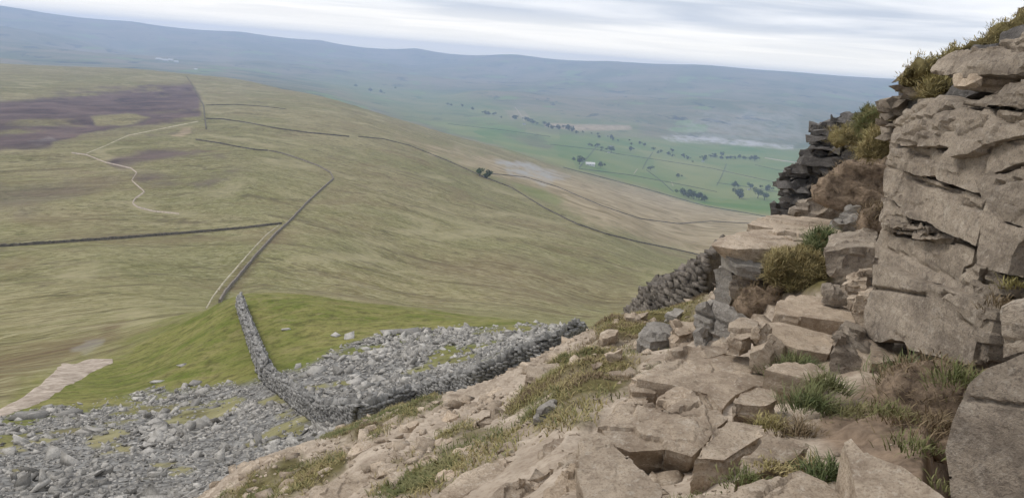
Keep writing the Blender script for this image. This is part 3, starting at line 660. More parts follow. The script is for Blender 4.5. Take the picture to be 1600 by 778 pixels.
# ------------------------------------------------------------------ dry stone walls near by
def wall_line(base_px, n, rmin=1.0):
    P = polyline(base_px, n); H = [hit(u, v, rmin) for u, v in P]
    return np.array([h for h in H if h is not None])
def near_wall(name, base, H, W, mats, shapes_m, label, stone=0.20, parts=0, cope=True, ruin=None, mat=None, seed=1):
    r = np.random.default_rng(seed)
    seg = np.diff(base, axis=0); L = np.r_[0, np.cumsum(np.hypot(seg[:, 0], seg[:, 1]))]
    root = link(name, None, label=label, cat='wall', loc=base[0])
    pos, rot, scl, pick, front = [], [], [], [], []
    def add(q, off, z, s, yaw, f, tilt=0.06, spin=0):
        k = min(np.searchsorted(L, q, 'right') - 1, len(seg) - 1); k = max(k, 0)
        tt = (q - L[k]) / max(L[k + 1] - L[k], 1e-6); p = base[k] + seg[k] * tt
        d = seg[k][:2] / (np.hypot(*seg[k][:2]) + 1e-9); nn = np.array([-d[1], d[0]])
        x, y = p[0] + nn[0] * off, p[1] + nn[1] * off
        pos.append((x, y, float(gz(p[0], p[1])) + z)); scl.append(s)
        rot.append((r.normal(0, tilt) + spin, r.normal(0, tilt), math.atan2(d[1], d[0]) + yaw)); pick.append(int(r.integers(0, len(BRICKS)))); front.append(f)
    ch = stone * 0.55
    q = 0.0
    hs = lambda q: H * (1 if ruin is None else ruin(q / L[-1])) * (1 + 0.06 * math.sin(q * 1.7) + 0.05 * math.sin(q * 4.3 + 1))
    nco = int(H * 1.3 / ch) + 1
    for c in range(nco):
        z = (c + 0.4) * ch
        for side in (-1, 1):
            q = r.uniform(0, stone)
            while q < L[-1]:
                w = stone * r.uniform(0.6, 1.5)
                if z < hs(q): add(q + w / 2, side * (W / 2) * (1 - 0.22 * z / H) + r.normal(0, 0.02), z, (w * 1.08, stone * r.uniform(0.9, 1.4), ch * r.uniform(1.9, 2.6)), r.normal(0, 0.12), 1)
                q += w
    if cope:
        q = 0
        while q < L[-1]:
            w = stone * r.uniform(0.45, 0.8)
            add(q, r.normal(0, 0.03), hs(q) + stone * 0.45, (stone * r.uniform(1.2, 1.9), W * r.uniform(0.75, 1.05), w * 1.6), r.normal(0, 0.2), 2, 0.12, 0 if r.uniform() < 0.35 else 1.2)
            q += w * 1.4
    pos, scl, pick, front = np.array(pos), np.array(scl), np.array(pick), np.array(front)
    rot = np.array(rot); RM = rotm(rot[:, 0], rot[:, 1], rot[:, 2])
    R = np.hypot(pos[:, 0], pos[:, 1]); pu, pv = pix(pos)
    key = scl[:, 0] / R * np.where(front == 2, 1.6, 1)
    # only stones facing the camera (or on top) may be single parts
    top = np.argsort(-key)[:parts]
    rest = np.setdiff1d(np.arange(len(pos)), top)
    # rubble core so that no light shows through
    V, Fq = [], []
    for k in range(len(base)):
        d = seg[min(k, len(seg) - 1)][:2]; d = d / (np.hypot(*d) + 1e-9); nn = np.array([-d[1], d[0]]); hh = hs(L[k])
        for off, z in ((-W * 0.42, -0.3), (W * 0.42, -0.3), (W * 0.33, hh * 0.96), (-W * 0.33, hh * 0.96)):
            V.append((base[k][0] + nn[0] * off, base[k][1] + nn[1] * off, float(gz(base[k][0], base[k][1])) + z))
    for k in range(len(base) - 1):
        a, b = 4 * k, 4 * k + 4
        for i in range(4): Fq.append((a + i, a + (i + 1) % 4, b + (i + 1) % 4, b + i))
    Fq += [(0, 1, 2, 3), tuple(4 * (len(base) - 1) + i for i in (3, 2, 1, 0))]
    b0 = np.array(base[0])
    link('rubble_core', make_mesh('rubble_core', np.array(V) - b0, Fq, False), mat or M_WALL, root)
    if len(rest): bake_stones('stonework', pos[rest] - b0, RM[rest], scl[rest], BRICKS, pick[rest], mat or M_WALL, parent=root, kind='stuff')
    for k in top:
        link('stone', shapes_m[pick[k]], parent=root, loc=pos[k] - b0, rot=Matrix(RM[k].tolist()).to_euler(), scl=[float(a) for a in scl[k]])
    return root
wb = wall_line([(375, 478), (382, 500), (392, 528), (398, 545), (408, 572), (416, 592)], 40)
near_wall('dry_stone_wall', wb, 0.95, 0.6, None, SM_WALL, 'grey dry stone wall running straight up the green knoll', 0.28, 170, seed=2)
wb2 = wall_line([(418, 597), (440, 612), (470, 637), (500, 657), (530, 660), (560, 664), (585, 658), (610, 648), (645, 634), (690, 624), (740, 609), (790, 588), (850, 560), (905, 532)], 70, 22)
near_wall('dry_stone_wall', wb2, 0.85, 0.5, None, SM_WALL, 'grey dry stone wall zigzagging across the scree', 0.19, 60, seed=3)
wb3 = wall_line([(985, 486), (1005, 482), (1035, 476), (1070, 470), (1110, 462), (1150, 458)], 24)
near_wall('ruined_wall', np.array([at(u, v, R) for u, v, R in polyline([(992, 478, 22.5), (1020, 478, 21), (1060, 474, 19.5), (1114, 470, 18.2)], 24)]), 0.86, 0.8, None, SM_WALLB, 'brown tumbled dry stone wall end beside the rock outcrop', 0.20, 260, cope=True, ruin=lambda q: 0.62 + 0.5 * min(1, q * 2.5), mat=M_WALLB, seed=4)
# ------------------------------------------------------------------ the crag on the right
def face_normal(a, b, tilt=0.08):
    A, B = at(*a), at(*b); d = (B - A)[:2]; n = np.array([d[1], -d[0], 0.0]); n /= np.linalg.norm(n)
    if n @ (-(A + B) / 2) < 0: n = -n
    n[2] = tilt
    return n
FA, FB = (1378, 400, 6.4), (1590, 400, 4.9)
NF = face_normal(FA, FB, 0.10)
BACK = -unit([NF[0], NF[1], 0])
crag = link('rock_crag', None, label='tall weathered gritstone crag with cracked blocks on the right', cat='crag', loc=(at(1480, 560, 5.2)))
cl = crag.location.copy()
def cblock(poly, anchor=None, n=None, depth=0.9, mat=M_CRAG, name='rock_block', out=0.0, **kw):
    """one block of the crag; out moves it forward out of the face"""
    n = NF if n is None else n
    if anchor is None:
        u = sum(p[0] for p in poly) / len(poly); v = sum(p[1] for p in poly) / len(poly)
        d = pdir(u, v); P0 = at(*FA); nn = unit(NF); P = d * ((P0 @ nn) / (d @ nn)) + nn * out
        # keep the pixel, shift along its own ray to the moved plane
        P = d * (((P0 + nn * out) @ nn) / (d @ nn)); anchor = (u, v, math.hypot(P[0], P[1]))
    kw.setdefault('seam', 1.5)
    o = rock(name, poly, anchor, n, BACK * depth, mat, parent=crag, **kw)
    o.location = -cl
    return o
def tn(dx=0, dy=0, dz=0): return np.array([NF[0] + dx, NF[1] + dy, NF[2] + dz])
# core of the crag, behind all its blocks
cblock([(1386, 262), (1402, 205), (1450, 172), (1600, 170), (1720, 160), (1720, 640), (1560, 575), (1470, 560), (1400, 525), (1372, 505), (1378, 380)], out=-0.22, depth=2.2, name='bedrock', mat=M_CRAG, vox=0.009, amp=0.6)
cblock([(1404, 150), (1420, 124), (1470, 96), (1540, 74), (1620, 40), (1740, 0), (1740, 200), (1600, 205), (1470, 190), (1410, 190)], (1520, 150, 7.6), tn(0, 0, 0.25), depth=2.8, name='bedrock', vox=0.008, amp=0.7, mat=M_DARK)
# upper face
cblock([(1403, 187), (1430, 166), (1455, 156), (1480, 162), (1520, 172), (1600, 180), (1690, 184), (1690, 203), (1600, 211), (1545, 221), (1530, 230), (1516, 237), (1486, 241), (1470, 232), (1455, 226), (1412, 227), (1393, 222), (1394, 208)],
       n=tn(0, 0, 0.16), out=0.12, depth=1.2, amp=0.8, chunk=1.5, crack_d=0.03, cracks=[[(1432, 212), (1448, 205), (1490, 202)], [(1495, 211), (1520, 203), (1538, 194)], [(1405, 192), (1425, 186), (1452, 165)]])
cblock([(1392, 224), (1412, 229), (1455, 228), (1470, 234), (1486, 243), (1516, 239), (1530, 232), (1545, 223), (1600, 213), (1690, 205), (1690, 236), (1600, 255), (1575, 262), (1545, 275), (1531, 284), (1541, 290), (1538, 303), (1528, 304), (1480, 287), (1450, 276), (1424, 271), (1405, 258), (1391, 243)],
       n=tn(0, 0, 0.06), out=0.09, depth=1.2, amp=0.7, chunk=1.2)
cblock([(1385, 250), (1393, 247), (1405, 261), (1424, 274), (1450, 279), (1480, 290), (1528, 307), (1535, 313), (1533, 350), (1526, 385), (1500, 377), (1470, 361), (1440, 344), (1424, 342), (1413, 334), (1398, 312), (1380, 308)],
       n=tn(0, 0, 0.0), out=0.05, depth=1.0, amp=0.5, chunk=0.6, cracks=[[(1425, 277), (1445, 288), (1470, 295), (1500, 299)]], crack_w=0.013)
cblock([(1531, 285), (1545, 276), (1600, 257), (1690, 240), (1690, 370), (1600, 354), (1583, 350), (1567, 345), (1558, 338), (1546, 325), (1539, 305)], n=tn(-0.05, 0.05, 0.05), out=0.12, depth=1.0, amp=0.6, cracks=[[(1560, 288), (1580, 281), (1600, 277)]])
cblock([(1530, 350), (1538, 308), (1546, 328), (1560, 343), (1585, 352), (1602, 356), (1604, 370), (1592, 384), (1581, 403), (1574, 430), (1548, 421), (1526, 411)], n=tn(0, 0, -0.04), out=0.16, depth=0.8, amp=0.5, chunk=0.6)
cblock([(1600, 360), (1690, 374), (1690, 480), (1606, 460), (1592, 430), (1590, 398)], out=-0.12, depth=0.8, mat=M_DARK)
# wedge and thin plates
cblock([(1377, 309), (1397, 313), (1411, 334), (1419, 346), (1396, 349), (1374, 345)], n=tn(-0.1, 0, 0.1), out=0.0, depth=0.8)
cblock([(1372, 349), (1421, 349), (1446, 357), (1440, 361), (1398, 356), (1374, 353)], out=0.09, depth=0.8, rough=0.015)
cblock([(1374, 355), (1398, 358), (1440, 363), (1472, 371), (1462, 376), (1400, 367), (1380, 361)], out=0.05, depth=0.8, rough=0.015)
cblock([(1376, 360), (1388, 360), (1400, 370), (1430, 374), (1470, 377), (1505, 384), (1522, 390), (1521, 411), (1506, 417), (1500, 453), (1475, 450), (1455, 443), (1420, 434), (1395, 415), (1366, 402), (1366, 380)], n=tn(0, 0, -0.05), out=-0.02, depth=0.9, amp=0.55, chunk=0.6)
cblock([(1505, 418), (1522, 413), (1532, 424), (1526, 466), (1498, 456)], out=0.0, depth=0.6, amp=0.7)
for p, o_ in (([(1536, 428), (1562, 431), (1588, 439), (1587, 448), (1560, 444), (1537, 437)], 0.08), ([(1552, 447), (1584, 450), (1580, 459), (1554, 456)], 0.04), ([(1526, 442), (1550, 445), (1551, 478), (1527, 475)], 0.03), ([(1553, 460), (1573, 462), (1571, 481), (1552, 479)], 0.06), ([(1580, 460), (1602, 456), (1604, 476), (1582, 478)], 0.0)):
    cblock(p, out=o_, depth=0.5, rough=0.012, name='wedged_stone')
# big lower block, broken lower right corner
cblock([(1363, 412), (1374, 413), (1400, 425), (1430, 440), (1455, 447), (1480, 453), (1497, 459), (1525, 469), (1530, 486), (1528, 520), (1520, 569), (1500, 569), (1468, 560), (1420, 546), (1410, 535), (1392, 529), (1374, 535), (1348, 522), (1353, 470), (1361, 446)],
       n=tn(0, 0, -0.03), out=0.10, depth=1.1, amp=0.5, chunk=0.55, crack_w=0.013, crack_d=0.055, cracks=[[(1358, 449), (1380, 451), (1420, 458), (1445, 462)], [(1470, 464), (1478, 455), (1492, 455)]])
cblock([(1531, 486), (1559, 489), (1556, 499), (1530, 496)], out=0.14, depth=0.6, rough=0.012, name='wedged_stone')
cblock([(1529, 498), (1555, 500), (1547, 532), (1522, 526)], out=0.12, depth=0.6, rough=0.014)
cblock([(1521, 528), (1546, 534), (1538, 566), (1519, 571)], out=0.09, depth=0.6, rough=0.014)
# roof band above the dark recess
cblock([(1488, 116), (1500, 109), (1524, 103), (1560, 98), (1600, 86), (1690, 72), (1690, 112), (1600, 115), (1560, 112), (1530, 117), (1505, 120)], (1560, 105, 5.9), tn(0, 0, 0.2), depth=1.6, mat=M_CRAG, bedz=9)
cblock([(1498, 165), (1510, 153), (1530, 149), (1556, 139), (1566, 131), (1600, 125), (1690, 118), (1690, 172), (1600, 169), (1545, 168)], (1560, 152, 5.4), tn(0, 0, 0.25), depth=1.6, mat=M_CRAG, bedz=10)
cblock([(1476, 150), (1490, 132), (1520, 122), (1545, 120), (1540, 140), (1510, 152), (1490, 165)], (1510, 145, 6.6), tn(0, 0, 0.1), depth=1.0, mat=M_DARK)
cblock([(1455, 110), (1466, 92), (1495, 80), (1550, 72), (1600, 52), (1690, 20), (1690, 74), (1600, 86), (1560, 97), (1522, 102), (1498, 110), (1486, 117), (1462, 118)], (1540, 92, 6.6), tn(0, 0, 0.45), depth=1.4, amp=0.7)
cblock([(1488, 124), (1520, 121), (1532, 123), (1516, 131), (1490, 131)], (1505, 127, 6.2), tn(0, 0, 0.2), depth=0.7, rough=0.012, name='wedged_stone', mat=M_WORN)
# stepped upper left shoulder: thin ledges
def ledges(parent, base, rows, left, right, R, n, ext, mat, thick, seed, split=0.5, name='rock_ledge', jit=0.22, over=12, amp=1.0):
    r = random.Random(seed); v = rows[0]
    lv, lu = [p[1] for p in left], [p[0] for p in left]; rv, ru = [p[1] for p in right], [p[0] for p in right]
    lo = np.argsort(lv); ro = np.argsort(rv)
    while v > rows[1]:
        h = r.uniform(*thick); v0, v1 = v, v - h
        vm = (v0 + v1) / 2
        a = float(np.interp(vm, np.array(lv)[lo], np.array(lu)[lo])) + r.uniform(-3, 3); b = float(np.interp(vm, np.array(rv)[ro], np.array(ru)[ro])) + over
        cuts = [a] + ([a + (b - a) * r.uniform(0.25, 0.75)] if r.random() < split else []) + [b]
        if b - a > 90 and r.random() < 0.7: cuts = sorted(cuts + [a + (b - a) * r.uniform(0.1, 0.9)])
        for c0, c1 in zip(cuts[:-1], cuts[1:]):
            if c1 - c0 < 8: continue
            s = r.uniform(-0.02, 0.05) * (c1 - c0)
            poly = [(c0, v0 - r.uniform(0, 2)), (c0 + r.uniform(0, 3), v1 + r.uniform(-1, 2)), ((c0 + c1) / 2, v1 + s * 0.5 + r.uniform(-1.5, 1.5)), (c1, v1 + s), (c1, v0 + s), ((c0 + c1) / 2, v0 + s * 0.5 + r.uniform(-1.5, 1.5))]
            o = rock(name, poly, ((c0 + c1) / 2, vm, R + r.uniform(-jit, jit)), (n[0] + r.uniform(-.15, .15), n[1], n[2] + r.uniform(-.05, .15)), ext, mat, parent=parent, rough=0.02, vox=0.0042, amp=amp, bedz=9)
            o.location = -base
        v = v1
NL = unit([-0.45, -0.9, 0.1])
ledges(crag, cl, (214, 110), [(1372, 214), (1369, 190), (1371, 172), (1376, 150), (1380, 145), (1394, 141), (1394, 128), (1398, 119), (1414, 109)], [(1400, 214), (1402, 190), (1440, 168), (1450, 150), (1462, 135), (1462, 118), (1458, 108)], 8.6, NL, np.array([0.8, 1.0, 0]) * 1.3, M_CRAG, (7, 14), 11, 0.55, jit=0.25)

# ------------------------------------------------------------------ thin-bedded buttress further along the edge
butt = link('layered_buttress', None, label='dark thinly layered rock buttress behind the path edge', cat='crag', loc=at(1270, 335, 15))
bl = butt.location.copy()
LEFT = [(1197, 337), (1204, 326), (1214, 312), (1211, 300), (1208, 286), (1219, 272), (1230, 260), (1238, 252), (1245, 248), (1248, 234), (1260, 222), (1266, 212), (1264, 202), (1268, 197), (1284, 190), (1305, 184), (1312, 181)]
RIGHT = [(1250, 337), (1268, 312), (1285, 285), (1310, 265), (1350, 250), (1356, 235), (1356, 215), (1340, 196), (1338, 184), (1340, 181)]
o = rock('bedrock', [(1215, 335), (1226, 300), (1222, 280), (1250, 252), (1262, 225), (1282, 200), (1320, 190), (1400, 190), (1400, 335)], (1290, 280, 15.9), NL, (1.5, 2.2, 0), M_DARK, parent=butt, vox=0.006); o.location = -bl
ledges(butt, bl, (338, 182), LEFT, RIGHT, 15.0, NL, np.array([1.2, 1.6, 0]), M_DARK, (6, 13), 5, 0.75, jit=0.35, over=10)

# ------------------------------------------------------------------ ledges, steps and boulders of the path
NC = unit([-0.35, -0.93, 0.12])
rock('boulder', [(1236, 332), (1243, 315), (1262, 309), (1290, 313), (1310, 320), (1322, 336), (1296, 348), (1250, 342)], (1280, 332, 12.2), NC, (0.5, 0.9, -0.1), M_CRAG, label='low brown boulder at the foot of the layered buttress', cat='boulder')
rock('boulder', [(1300, 342), (1325, 326), (1345, 322), (1352, 332), (1340, 345), (1312, 350)], (1325, 338, 10.6), unit([-0.2, -0.6, 0.7]), (0.2, 0.5, -0.4), M_GREY, label='greenish grey sloping stone under the earth bank', cat='boulder')
slab('rock_slab', [(1166, 349), (1182, 342), (1222, 334), (1252, 338), (1300, 343), (1322, 352), (1280, 358), (1200, 356)], (1235, 347, 11.2), 0.22, M_WORN, 'long pale rock slab, farthest ledge along the path edge', cat='rock slab', amp=0.5, chunk=0.6, rough=0.02)
slab('rock_slab', [(1204, 362), (1240, 357), (1290, 356), (1345, 362), (1370, 368), (1330, 376), (1240, 374)], (1280, 365, 10.2), 0.25, M_WORN, 'broken rock shelf between the two flat ledges', cat='rock slab')
slab('rock_slab', [(1112, 384), (1122, 374), (1150, 364), (1200, 359), (1245, 362), (1262, 374), (1238, 388), (1150, 390)], (1180, 378, 9.2), 0.18, M_WORN, 'flat overhanging rock slab jutting left over the drop', cat='rock slab', amp=0.5, chunk=0.6, taper=0.86, skew=(0.12, 0, 0), rough=0.02)
slab('rock_slab', [(1124, 396), (1150, 394), (1215, 392), (1222, 410), (1190, 418), (1150, 412)], (1180, 402, 9.0), 0.16, M_GREY, 'dark undercut rock layer beneath the jutting slab', cat='rock slab', amp=0.6, taper=0.9, rough=0.02)
rock('rock_block', [(1113, 420), (1128, 415), (1144, 420), (1142, 470), (1136, 486), (1114, 474)], (1128, 450, 9.0), unit([-0.75, -0.65, 0.1]), (0.7, 0.6, 0), M_GREY, label='pale grey upright rock face under the jutting slab', cat='rock', chunk=0.5)
rock('rock_block', [(1142, 430), (1190, 432), (1225, 440), (1222, 470), (1206, 500), (1165, 502), (1142, 490)], (1180, 465, 8.9), unit([-0.25, -0.95, 0.05]), (0.3, 0.9, 0), M_CRAG, label='dark brown rock block in the hollow beneath the jutting slab', cat='rock')
rock('rock_block', [(1083, 532), (1087, 505), (1092, 482), (1112, 472), (1138, 478), (1156, 496), (1158, 520), (1130, 545), (1095, 545)], (1120, 510, 8.0), unit([-0.45, -0.75, 0.45]), (0.4, 0.6, -0.3), M_GREY, label='blue grey cracked outcrop below the jutting slab', cat='rock', cracks=[[(1092, 490), (1120, 500), (1150, 520)], [(1110, 475), (1115, 505), (1108, 535)]])
rock('rock_block', [(1080, 520), (1092, 512), (1100, 522), (1098, 542), (1083, 540)], (1090, 528, 7.7), NC, (0.2, 0.4, 0), M_GREY, label='small grey block at the left foot of the cracked outcrop', cat='rock')
rock('boulder', [(1286, 392), (1320, 388), (1371, 386), (1372, 420), (1366, 436), (1300, 433), (1292, 425)], (1330, 410, 8.0), unit([-0.3, -0.94, 0.12]), (0.35, 0.75, 0.03), M_CRAG, label='square brown boulder against the crag above the steps', cat='boulder', rough=0.02, amp=0.7)
slab('rock_slab', [(1300, 384), (1320, 374), (1372, 366), (1380, 380), (1340, 388)], (1340, 380, 8.6), 0.2, M_WORN, 'pale flat stone on top of the square boulder', cat='rock slab', rough=0.02)
slab('stone_step', [(1212, 489), (1216, 474), (1234, 462), (1292, 463), (1310, 471), (1326, 486), (1337, 506), (1275, 499)], (1270, 485, 6.9), 0.24, M_TREAD, 'broad pale stone step, topmost of the flight', cat='step', rough=0.012, amp=0.55, taper=1.02, chunk=0.6)
rock('stone', [(1288, 455), (1318, 456), (1319, 473), (1304, 476), (1288, 470)], (1303, 465, 7.1), NC, (0.1, 0.3, 0), M_CRAG, label='small square stone sitting on the topmost step', cat='stone', rough=0.012)
rock('stone', [(1318, 448), (1340, 436), (1358, 436), (1356, 462), (1322, 464)], (1340, 450, 7.2), unit([-0.4, -0.85, 0.2]), (0.2, 0.4, 0), M_WORN, label='pale angular stone wedged between step and crag, upper one', cat='stone', rough=0.015)
rock('stone', [(1322, 466), (1356, 465), (1352, 506), (1338, 505), (1326, 486)], (1340, 485, 6.8), unit([-0.4, -0.85, 0.2]), (0.25, 0.35, 0), M_WORN, label='pale tan stone wedged between step and crag, lower one', cat='stone', rough=0.015)
slab('stone_step', [(1176, 522), (1182, 506), (1216, 504), (1255, 514), (1302, 526), (1296, 553), (1246, 546), (1200, 530)], (1240, 526, 6.05), 0.10, M_TREAD, 'long thin pale stone step laid across two stones', cat='step', rough=0.012, amp=0.5, chunk=0.6)
slab('boulder', [(1138, 524), (1142, 507), (1162, 500), (1182, 505), (1178, 524), (1160, 530)], (1160, 515, 5.9), 0.16, M_WORN, 'pale angular boulder at the left end of the lower step', cat='boulder', rough=0.012)
rock('stone', [(1178, 518), (1188, 509), (1198, 520), (1196, 536), (1182, 536), (1176, 528)], (1188, 524, 5.7), NC, (0.1, 0.15, 0), M_WORN, label='small pointed stone leaning on the lower step', cat='stone', rough=0.01)
rock('stone', [(1170, 552), (1190, 544), (1204, 558), (1202, 590), (1172, 580)], (1188, 566, 5.5), NC, (0.15, 0.25, 0), M_WORN, label='upright supporting stone below the lower step', cat='stone', rough=0.012)
rock('boulder', [(1294, 556), (1303, 531), (1330, 545), (1356, 566), (1366, 600), (1300, 604)], (1328, 575, 5.45), unit([-0.35, -0.9, 0.2]), (0.3, 0.5, 0), M_CRAG, label='triangular dark ended boulder at the right of the lower step', cat='boulder', rough=0.012, amp=0.7)
slab('rock_slab', [(1304, 529), (1350, 519), (1396, 536), (1410, 563), (1362, 568), (1330, 546)], (1360, 546, 5.7), 0.14, M_WORN, 'flat slab running from the lower step under the crag', cat='rock slab', rough=0.012, amp=0.5)
slab('boulder', [(1198, 579), (1206, 572), (1230, 567), (1268, 571), (1288, 584), (1262, 594)], (1240, 580, 5.0), 0.30, M_WORN, 'square dark faced boulder beside the green grass tuft', cat='boulder', rough=0.012, amp=0.6, taper=0.95)
slab('boulder', [(1144, 630), (1158, 612), (1180, 602), (1204, 608), (1214, 624), (1196, 634), (1170, 632)], (1180, 620, 4.5), 0.24, M_WORN, 'rough pale boulder in front of the square dark faced one', cat='boulder', rough=0.015)
slab('rock_slab', [(938, 668), (950, 648), (975, 642), (1000, 662), (1030, 655), (1060, 628), (1095, 606), (1118, 628), (1140, 652), (1105, 684), (1078, 712), (1040, 702), (985, 706), (955, 694)], (1040, 668, 3.95), 0.30, M_WORN, 'great split pale rock slab in the middle of the path', cat='rock slab', rough=0.02, taper=0.85, cracks=[[(1072, 634), (1058, 648), (1040, 650)], [(1050, 650), (1075, 640), (1092, 628)]], crack_w=0.013, tilt=(-0.12, -0.05), skew=(0, 0.1, 0))
slab('rock_slab', [(904, 694), (916, 680), (938, 676), (962, 700), (1004, 738), (1030, 764), (1030, 790), (920, 800), (906, 745)], (960, 740, 3.15), 0.3, M_WORN, 'smooth worn rock slab at the bottom of the path, left side', cat='rock slab', rough=0.015, amp=0.6, tilt=(-0.15, 0))
slab('rock_slab', [(1084, 714), (1120, 672), (1140, 656), (1192, 664), (1188, 682), (1132, 718)], (1138, 690, 3.6), 0.2, M_WORN, 'dipping rock slab right of the great split slab', cat='rock slab', rough=0.012, amp=0.6, tilt=(0.12, -0.1))
slab('rock_slab', [(1146, 752), (1154, 732), (1178, 704), (1202, 680), (1240, 680), (1262, 690), (1240, 716), (1200, 732)], (1200, 712, 3.35), 0.2, M_WORN, 'knobbly pale slab beside the lower grass tuft', cat='rock slab', rough=0.015, tilt=(-0.1, -0.1))
slab('rock_slab', [(1050, 800), (1090, 770), (1150, 766), (1250, 734), (1290, 752), (1340, 800)], (1200, 768, 2.8), 0.25, M_WORN, 'cracked pale slab at the very bottom of the picture', cat='rock slab', rough=0.012, amp=0.5, cracks=[[(1180, 782), (1200, 766), (1240, 742)]], crack_w=0.013)
slab('rock_slab', [(1318, 690), (1330, 684), (1350, 706), (1410, 728), (1450, 756), (1500, 800), (1340, 800), (1332, 740)], (1390, 752, 2.85), 0.3, M_WORN, 'smooth pointed slab in the brown soil at the lower right', cat='rock slab', rough=0.01, amp=0.4, chunk=0.4, tilt=(-0.2, -0.15))
slab('stone', [(980, 652), (998, 632), (1026, 630), (1046, 655), (1030, 668), (1000, 668)], (1012, 652, 4.15), 0.12, M_WORN, 'rounded loose stone resting on the great split slab', cat='stone', rough=0.012)
slab('stone', [(1030, 622), (1058, 606), (1084, 618), (1078, 636), (1048, 644), (1034, 634)], (1056, 626, 4.4), 0.16, M_WORN, 'blocky grey stone behind the rounded loose stone', cat='stone', rough=0.015)
slab('bedrock_ramp', [(996, 592), (1030, 570), (1074, 558), (1130, 552), (1170, 556), (1200, 586), (1206, 604), (1176, 604), (1150, 616), (1128, 640), (1104, 614), (1070, 606), (1040, 600)], (1100, 586), 0.35, M_WORN, 'broad worn bedrock ramp carrying the path up to the steps', cat='rock slab', rough=0.012, amp=0.55, chunk=0.7, lift=0.012, seam=0.4)
for p, a, lb in (([(984, 590), (1000, 582), (1042, 588), (1046, 597), (1010, 600)], (1015, 592), 'thin flat stone, uppermost in the row edging the path'), ([(986, 606), (1010, 600), (1030, 605), (1020, 616), (990, 614)], (1006, 608), 'small flat stone, second in the row edging the path'),
        ([(970, 624), (988, 612), (1012, 618), (1008, 634), (980, 634)], (990, 624), 'squared stone, third in the row edging the path'), ([(958, 650), (966, 634), (988, 638), (990, 656), (970, 664)], (973, 648), 'pale squared stone, lowest in the row edging the path')):
    slab('edging_stone', p, a, 0.14, M_WORN, lb, cat='stone', rough=0.01)
for p, a, m_, lb in (([(1036, 560), (1062, 548), (1100, 540), (1142, 536), (1136, 552), (1096, 564), (1060, 572)], (1090, 554), M_WORN, 'layered pale flagstone where the path leaves the steps'),
        ([(680, 778), (720, 742), (770, 720), (806, 714), (828, 730), (790, 748), (740, 772), (720, 800)], (756, 745), M_WORN, 'long ridge shaped boulder at the bottom, left of centre'),
        ([(752, 800), (786, 762), (812, 742), (842, 758), (858, 764), (836, 800)], (808, 770), M_WORN, 'angular boulder behind a dark cleft at the bottom'),
        ([(806, 744), (838, 742), (862, 728), (868, 742), (850, 762), (836, 758)], (842, 746), M_WORN, 'small brown block between the bottom boulders'),
        ([(846, 694), (866, 682), (904, 680), (898, 694), (868, 704), (858, 722), (848, 714)], (872, 694), M_WORN, 'grey brown stone left of the smooth worn slab'),
        ([(866, 718), (884, 702), (906, 700), (906, 722), (886, 726)], (888, 712), M_WORN, 'pair of thin layered stones against the smooth worn slab'),
        ([(858, 762), (900, 724), (912, 752), (920, 790), (860, 800)], (888, 766), M_TREAD, 'pale bare rock tread at the bottom edge of the path'),
        ([(452, 790), (500, 760), (545, 744), (600, 744), (650, 756), (620, 790)], (550, 766), M_WORN, 'flat exposed sandy rock at the bottom left of the slope'),
        ([(736, 655), (756, 642), (782, 638), (800, 645), (790, 658), (760, 662)], (768, 650), M_WORN, 'pale flat slab lying in turf on the slope'),
        ([(818, 594), (826, 578), (846, 570), (884, 568), (880, 584), (854, 598)], (850, 583), M_WORN, 'tan boulder on the grassy edge above the scree wall'),
        ([(838, 650), (846, 640), (866, 626), (872, 632), (852, 650)], (854, 640), M_GREY, 'narrow grey slab sunk in the turf bank'),
        ([(998, 524), (1006, 508), (1032, 504), (1048, 512), (1044, 530), (1016, 534)], (1022, 518), M_GREY, 'rounded grey boulder on the slope below the ruined wall'),
        ([(1044, 512), (1058, 500), (1086, 502), (1090, 516), (1062, 524)], (1066, 512), M_WORN, 'tan boulder next to the rounded grey one on the slope'),
        ([(980, 498), (1000, 486), (1016, 486), (1002, 498)], (998, 493), M_WORN, 'thin tilted slab on the edge below the ruined wall'),
        ([(1056, 468), (1070, 458), (1092, 462), (1088, 478), (1062, 480)], (1074, 470), M_WORN, 'square fallen block in front of the ruined wall'),
        ([(1042, 492), (1056, 484), (1068, 486), (1056, 496)], (1056, 490), M_GREY, 'small flat slab on turf below the square fallen block')):
    slab('boulder' if 'boulder' in lb else 'stone', p, a, 0.30 if 'boulder' in lb else 0.15, m_, lb, cat='boulder' if 'boulder' in lb else 'stone', rough=0.014, lift=0.035)
# nearest boulder at the right edge of the picture
NR = unit([-0.62, -0.72, 0.3])
rock('boulder', [(1566, 566), (1600, 552), (1700, 520), (1740, 860), (1500, 860), (1486, 760), (1477, 704), (1488, 655), (1512, 600), (1540, 574)], (1550, 690, 2.9), unit([-0.62, -0.74, 0.16]), (0.9, 0.8, -0.1), M_CRAG, label='huge smooth rounded boulder at the lower right edge', cat='boulder', rough=0.015, amp=0.45, chunk=0.3, cracks=[[(1515, 624), (1540, 626), (1560, 630), (1600, 634)]], crack_w=0.013, crack_d=0.055)
rock('rock_block', [(1570, 484), (1604, 472), (1700, 450), (1700, 530), (1600, 548), (1566, 560)], (1600, 515, 3.3), NR, (0.8, 0.7, 0), M_CRAG, label='grey rock block above the huge smooth boulder', cat='rock', rough=0.015, amp=0.6, cracks=[[(1566, 534), (1600, 532), (1640, 530)]], crack_w=0.013)
rock('boulder', [(1588, 34), (1596, 18), (1640, -6), (1660, 30), (1600, 36)], (1605, 24, 9.5), NL, (0.6, 0.8, 0), M_CRAG, label='dark boulder at the top right corner on the grassy crest', cat='boulder')

